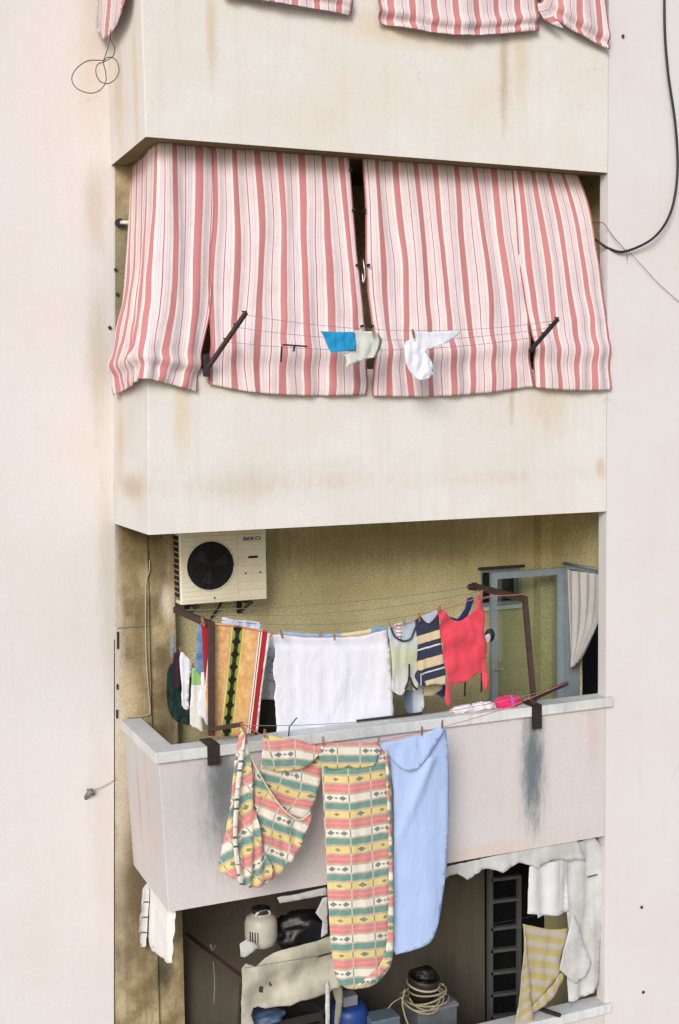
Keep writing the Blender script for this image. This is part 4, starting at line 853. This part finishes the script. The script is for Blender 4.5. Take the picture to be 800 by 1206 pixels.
# ladder in the dark
lad = thing('ladder', U(592, 1206, y=1.2), 'grey metal ladder leaning upright in the dark at the back of the bottom balcony', 'ladder')
M_LAD = plain('dull_grey_metal', (.14, .15, .15), .5, .4, .4, 9)
p0, p1 = U(577, 1012, y=1.2), U(577, 1215, y=1.2); q0, q1 = U(611, 1030, y=1.2), U(611, 1215, y=1.2)
MB().bar(p0, p1-Vector((0, 0, .6)), .05, .045).build('rail', M_LAD, lad); MB().bar(q0, q1-Vector((0, 0, .6)), .05, .035).build('rail', M_LAD, lad)
for k in (1036, 1062, 1094, 1120, 1146, 1172, 1198): MB().bar(U(577, k, y=1.2), U(611, k-4, y=1.2), .05, .03).build('rung', M_LAD, lad)
# rope bucket on a grey crate
cr = U(505, 1206, y=.55); zt = U(500, 1178, y=.55).z
crt = MB().box((cr.x-.17, .42, zt-.35), (cr.x+.23, .75, zt), .012).build('grey_crate', plain('dull_grey_plastic', (.10, .115, .125), .6, var=.5)); tag(crt, 'grey box carrying the dark bucket on the bottom balcony', 'box')
MB().box((cr.x-.18, .41, zt-.05), (cr.x+.24, .419, zt-.02), .003).build('rim', plain('grey_plastic_rim', (.14, .15, .16), .6), crt)
bc = Vector((U(496, 1178, y=.55).x, .56, zt))
bk_ = thing('bucket', bc, 'dark brown bucket with a pale rim wrapped in rope', 'bucket')
MB().lathe(bc+Vector((0, 0, .002)), [(.10, 0), (.145, .2), (.15, .24), (.138, .24), (.13, .2), (.09, .02)], 32, (Vector((.12, -.1, 1))).normalized()).build('body', plain('dark_brown_plastic', (.028, .018, .015), .5), bk_)
ax = Vector((.12, -.1, 1)).normalized(); qq = Vector((0, 0, 1)).rotation_difference(ax).to_matrix()
MB().tube([bc+qq @ Vector((.150*math.cos(a*math.pi/16), .150*math.sin(a*math.pi/16), .17)) for a in range(33)], .010, 8).build('rim_band', plain('pale_band', (.38, .36, .28), .6), bk_)
MB().lump(bc+Vector((.05, 0, .25)), (.10, .09, .06), 6, .3).build('contents', plain('black_plastic', (.012, .012, .012), .5), bk_)
rp = MB()
for k in range(6):
    pts = []
    r0 = random.uniform(.15, .21); dx, dz, tx = random.uniform(-.03, .06), random.uniform(-.05, .08), random.uniform(-.25, .25)
    for a in range(25):
        t_ = a*2*math.pi/24; pts.append(bc+Vector((dx+r0*math.cos(t_), -.05+r0*.8*math.sin(t_), dz+.05+tx*r0*math.cos(t_)-.09*(k % 2)*max(0, -math.sin(t_)))))
    rp.tube(pts, .0085, 6)
rp.tube([U(477, 1165, y=.36), U(474, 1180, y=.34), U(477, 1196, y=.34), U(483, 1212, y=.34)], .0085, 6, sub=5)
rp.tube([U(478, 1172, y=.38), U(464, 1180, y=.38), U(457, 1188, y=.4)], .005, 6, sub=5)
o = rp.build('coiled_rope', plain('sisal_rope', (.34, .29, .19), .9, var=.6, scale=30)); tag(o, 'pale coiled rope slung round the dark bucket', 'rope')
# blue barrel and things by it
bx = U(412, 1180, y=.6); 
o = MB().lathe((bx.x, .62, bx.z-.62), [(.15, 0), (.17, .04), (.17, .25), (.178, .27), (.17, .29), (.17, .52), (.155, .58), (.12, .60)], 32).build('blue_barrel', plain('blue_plastic', (.015, .05, .22), .4, var=.3)); tag(o, 'blue plastic barrel below the long banded bedsheet', 'barrel')
o = MB().box((bx.x-.08, .55, bx.z-.018), (bx.x+.06, .68, bx.z+.075), .01).build('grey_tub', plain('mid_grey_plastic', (.22, .23, .25), .5)); tag(o, 'small grey tub standing on the blue barrel', 'tub')
tr_ = U(452, 1194, y=.5)
o = MB().box((tr_.x-.16, .40, tr_.z-.10), (tr_.x+.12, .60, tr_.z), .012).build('steel_basin', plain('bluish_basin', (.13, .18, .22), .35, .2)); tag(o, 'bluish basin between blue barrel and rope bucket', 'basin')
# clutter behind the tarp
jug = thing('water_jug', U(308, 1112, y=.30), 'dirty white plastic water jug on top of the beige tarpaulin', 'jug')
jc = U(308, 1113, y=.30); sx = .138
MB().lathe(jc, [(.09, 0), (.125, .025), (sx, .07), (sx, .20), (.125, .245), (.085, .27), (.07, .275), (.07, .295), (.05, .295)], 36).build('body', plain('dirty_white_plastic', (.42, .40, .35), .45, var=.45, scale=7, var_col=(.25, .22, .16)), jug)
MB().lathe(jc+Vector((0, 0, .29)), [(.078, 0), (.08, .03), (.05, .035)], 24).build('cap', M_BLACKIRON, jug)
MB().tube([jc+Vector((-.06, -.05, .27)), jc+Vector((-.05, -.06, .31)), jc+Vector((.05, -.06, .31)), jc+Vector((.06, -.05, .27))], .01, 8, sub=3).build('handle', M_DIRTYW, jug)
lb = MB()
for k in range(4):
    a = -2.62+k*.17; ca, sa = math.cos(a), math.sin(a)
    lb.bar(jc+Vector((ca*(sx+.002), sa*(sx+.002), .08)), jc+Vector((ca*(sx+.002), sa*(sx+.002), .165)), .012, .006)
lb.build('label_mark', plain('brown_ink', (.07, .035, .03), .6), jug)
o = MB().lump(U(352, 1096, y=.45), (.23, .15, .16), 12, .3, 3).build('black_bag', plain('black_polythene', (.010, .010, .011), .4, bump=.3, scale=10)); tag(o, 'bulging black plastic bag beside the water jug', 'bag')
sheet('pale_scrap', [(283, 1112), (290, 1107), (299, 1110), (306, 1116), (298, 1121), (289, 1128), (283, 1126)], M_DIRTYW, y=.13, label='small pale scrap of cloth by the foot of the water jug', cat='rag', fold=.04, fx=.15, fy=.1, step=3, smooth=1)
tp_ = sheet('beige_tarpaulin', [(284, 1140), (289, 1134), (300, 1137), (312, 1128), (326, 1121), (340, 1116), (372, 1107), (400, 1097), (401, 1163), (392, 1163), (388, 1168), (381, 1171), (366, 1175), (352, 1177), (340, 1183), (326, 1187), (314, 1189), (305, 1187), (299, 1188), (296, 1196), (299, 1204), (297, 1224), (284, 1224), (284, 1180)], cloth_mat('beige_canvas', (.46, .44, .37), (.27, .25, .19), .9, 4, .35), y=.16, label='torn beige tarpaulin draped over a rack on the bottom balcony', cat='tarpaulin', fold=.09, fx=.03, fy=.03, step=3.5, seed=60, smooth=1, crumple=.003, jit=.8, yfun=lambda a, b, u, v: (.012+.02*u)*math.sin((a*.5+b)/9.5+2*nz(a*.02, b*.02, 7)),
    holes=([(306, 1161), (312, 1164), (312, 1172), (306, 1170)], [(318, 1156), (321, 1160), (323, 1164), (319, 1163)]))
sheet('ragged_strip', [(384, 1160), (388, 1164), (388, 1215), (384, 1215)], M_DIRTYW, y=.12, parent=tp_, step=3)
sheet('beige_rag', [(390, 1160), (402, 1158), (403, 1178), (400, 1205), (394, 1205), (396, 1180)], cloth_mat('olive_beige', (.30, .29, .2)), y=.3, label='beige rag hanging at the edge of the tarpaulin', cat='rag', step=3, seed=61)
o = MB().lump(U(315, 1196, y=.35), (.15, .12, .05), 14, .25).build('blue_bag', plain('dusty_blue_plastic', (.06, .10, .18), .5)); tag(o, 'dusty blue plastic bag under the torn tarpaulin', 'bag')
rk = thing('storage_rack', U(285, 1206, y=.2), 'dark iron rack post holding up the beige tarpaulin', 'rack')
MB().bar(U(286, 1152, y=.18), U(279, 1212, y=.18)-Vector((0, 0, .5)), .04, .04).build('leg', M_BLACKIRON, rk)
MB().bar(U(286, 1150, y=.18), U(398, 1118, y=.18), .03, .03).build('top_bar', M_BLACKIRON, rk)
MB().bar(U(286, 1150, y=.18), U(330, 1140, y=.9), .03, .03).build('side_bar', M_BLACKIRON, rk)
o = MB().bar(U(219, 1102, y=1.1), U(287, 1154, y=.14), .05, .045, .004).build('iron_bar', M_RUSTY); tag(o, 'slanting dark iron bar left of the tarpaulin', 'bar')
cc = U(345, 1206, y=.45); m = MB()
for k in range(4): m.box((cc.x-.28, .40, cc.z-.30+k*.10), (cc.x+.26, .415, cc.z-.22+k*.10), .003)
for x_ in (-.29, .25): m.box((cc.x+x_, .416, cc.z-.32), (cc.x+x_+.03, .72, cc.z+.09), .003)
m.box((cc.x-.26, .70, cc.z-.32), (cc.x+.25, .715, cc.z+.08))
o = m.build('dark_filler_crate', plain('dark_filler_wood', (.02, .017, .015), .8, bump=.3)); tag(o, 'added dark slatted crate standing in for shade under the torn tarpaulin', 'crate')  # crate added to darken the gap under the tarpaulin
o = MB().tube([U(250, 1120, y=.7), U(252, 1140, y=.7), U(253, 1160, y=.7), U(252, 1182, y=.7)], .004, 6, sub=4).tube([U(248, 1112, y=.7), U(250, 1120, y=.7), U(254, 1113, y=.7)], .006, 6).build('hanging_string', M_LINE); tag(o, 'thin pale string dangling from the slanting iron bar', 'string')
o = MB().bar(U(636, 1188, y=.1), U(660, 1196, y=-.12), .035, .03, .004).build('iron_bracket', M_BLACKIRON); tag(o, 'black iron bracket jutting over the bottom sill', 'bracket')
o = MB().bar(U(692, 1033, y=.02), U(704, 1030, y=.02), .008, .008).build('hair_clip', M_BLACKIRON); tag(o, 'black clip on the long dirty white curtain', 'clip')
# sheet under the left end of the middle balcony
ws = sheet('white_drop_sheet', [(168, 1048), (176, 1036), (190, 1050), (204, 1074), (203, 1100), (202, 1134), (199, 1134), (192, 1128), (180, 1120), (178, 1112), (172, 1102), (166, 1098)], M_OFFW, x=.10, label='ragged white sheet hanging below the left end of the middle balcony', cat='sheet', fold=.06, fx=.2, fy=.01, step=3, seed=64, smooth=1)
sheet('striped_edge', [(171, 1048), (176, 1050), (174, 1080), (172, 1114), (165, 1112), (167, 1080)], stripe_mat('white_black_ticks', [(0, (.68, .68, .7)), (.9, (.05, .05, .05))], 1, mottled=.1), x=.085, parent=ws, step=3, fold=.01, uv=lambda a, b, u, v: (u, v*4))
# clothesline across the bottom balcony
line(U(288, 1140, y=.12), U(700, 1064, y=.12), .02, 'faint clothesline across the bottom balcony', M_WIRE, r=.0016, group=GI)
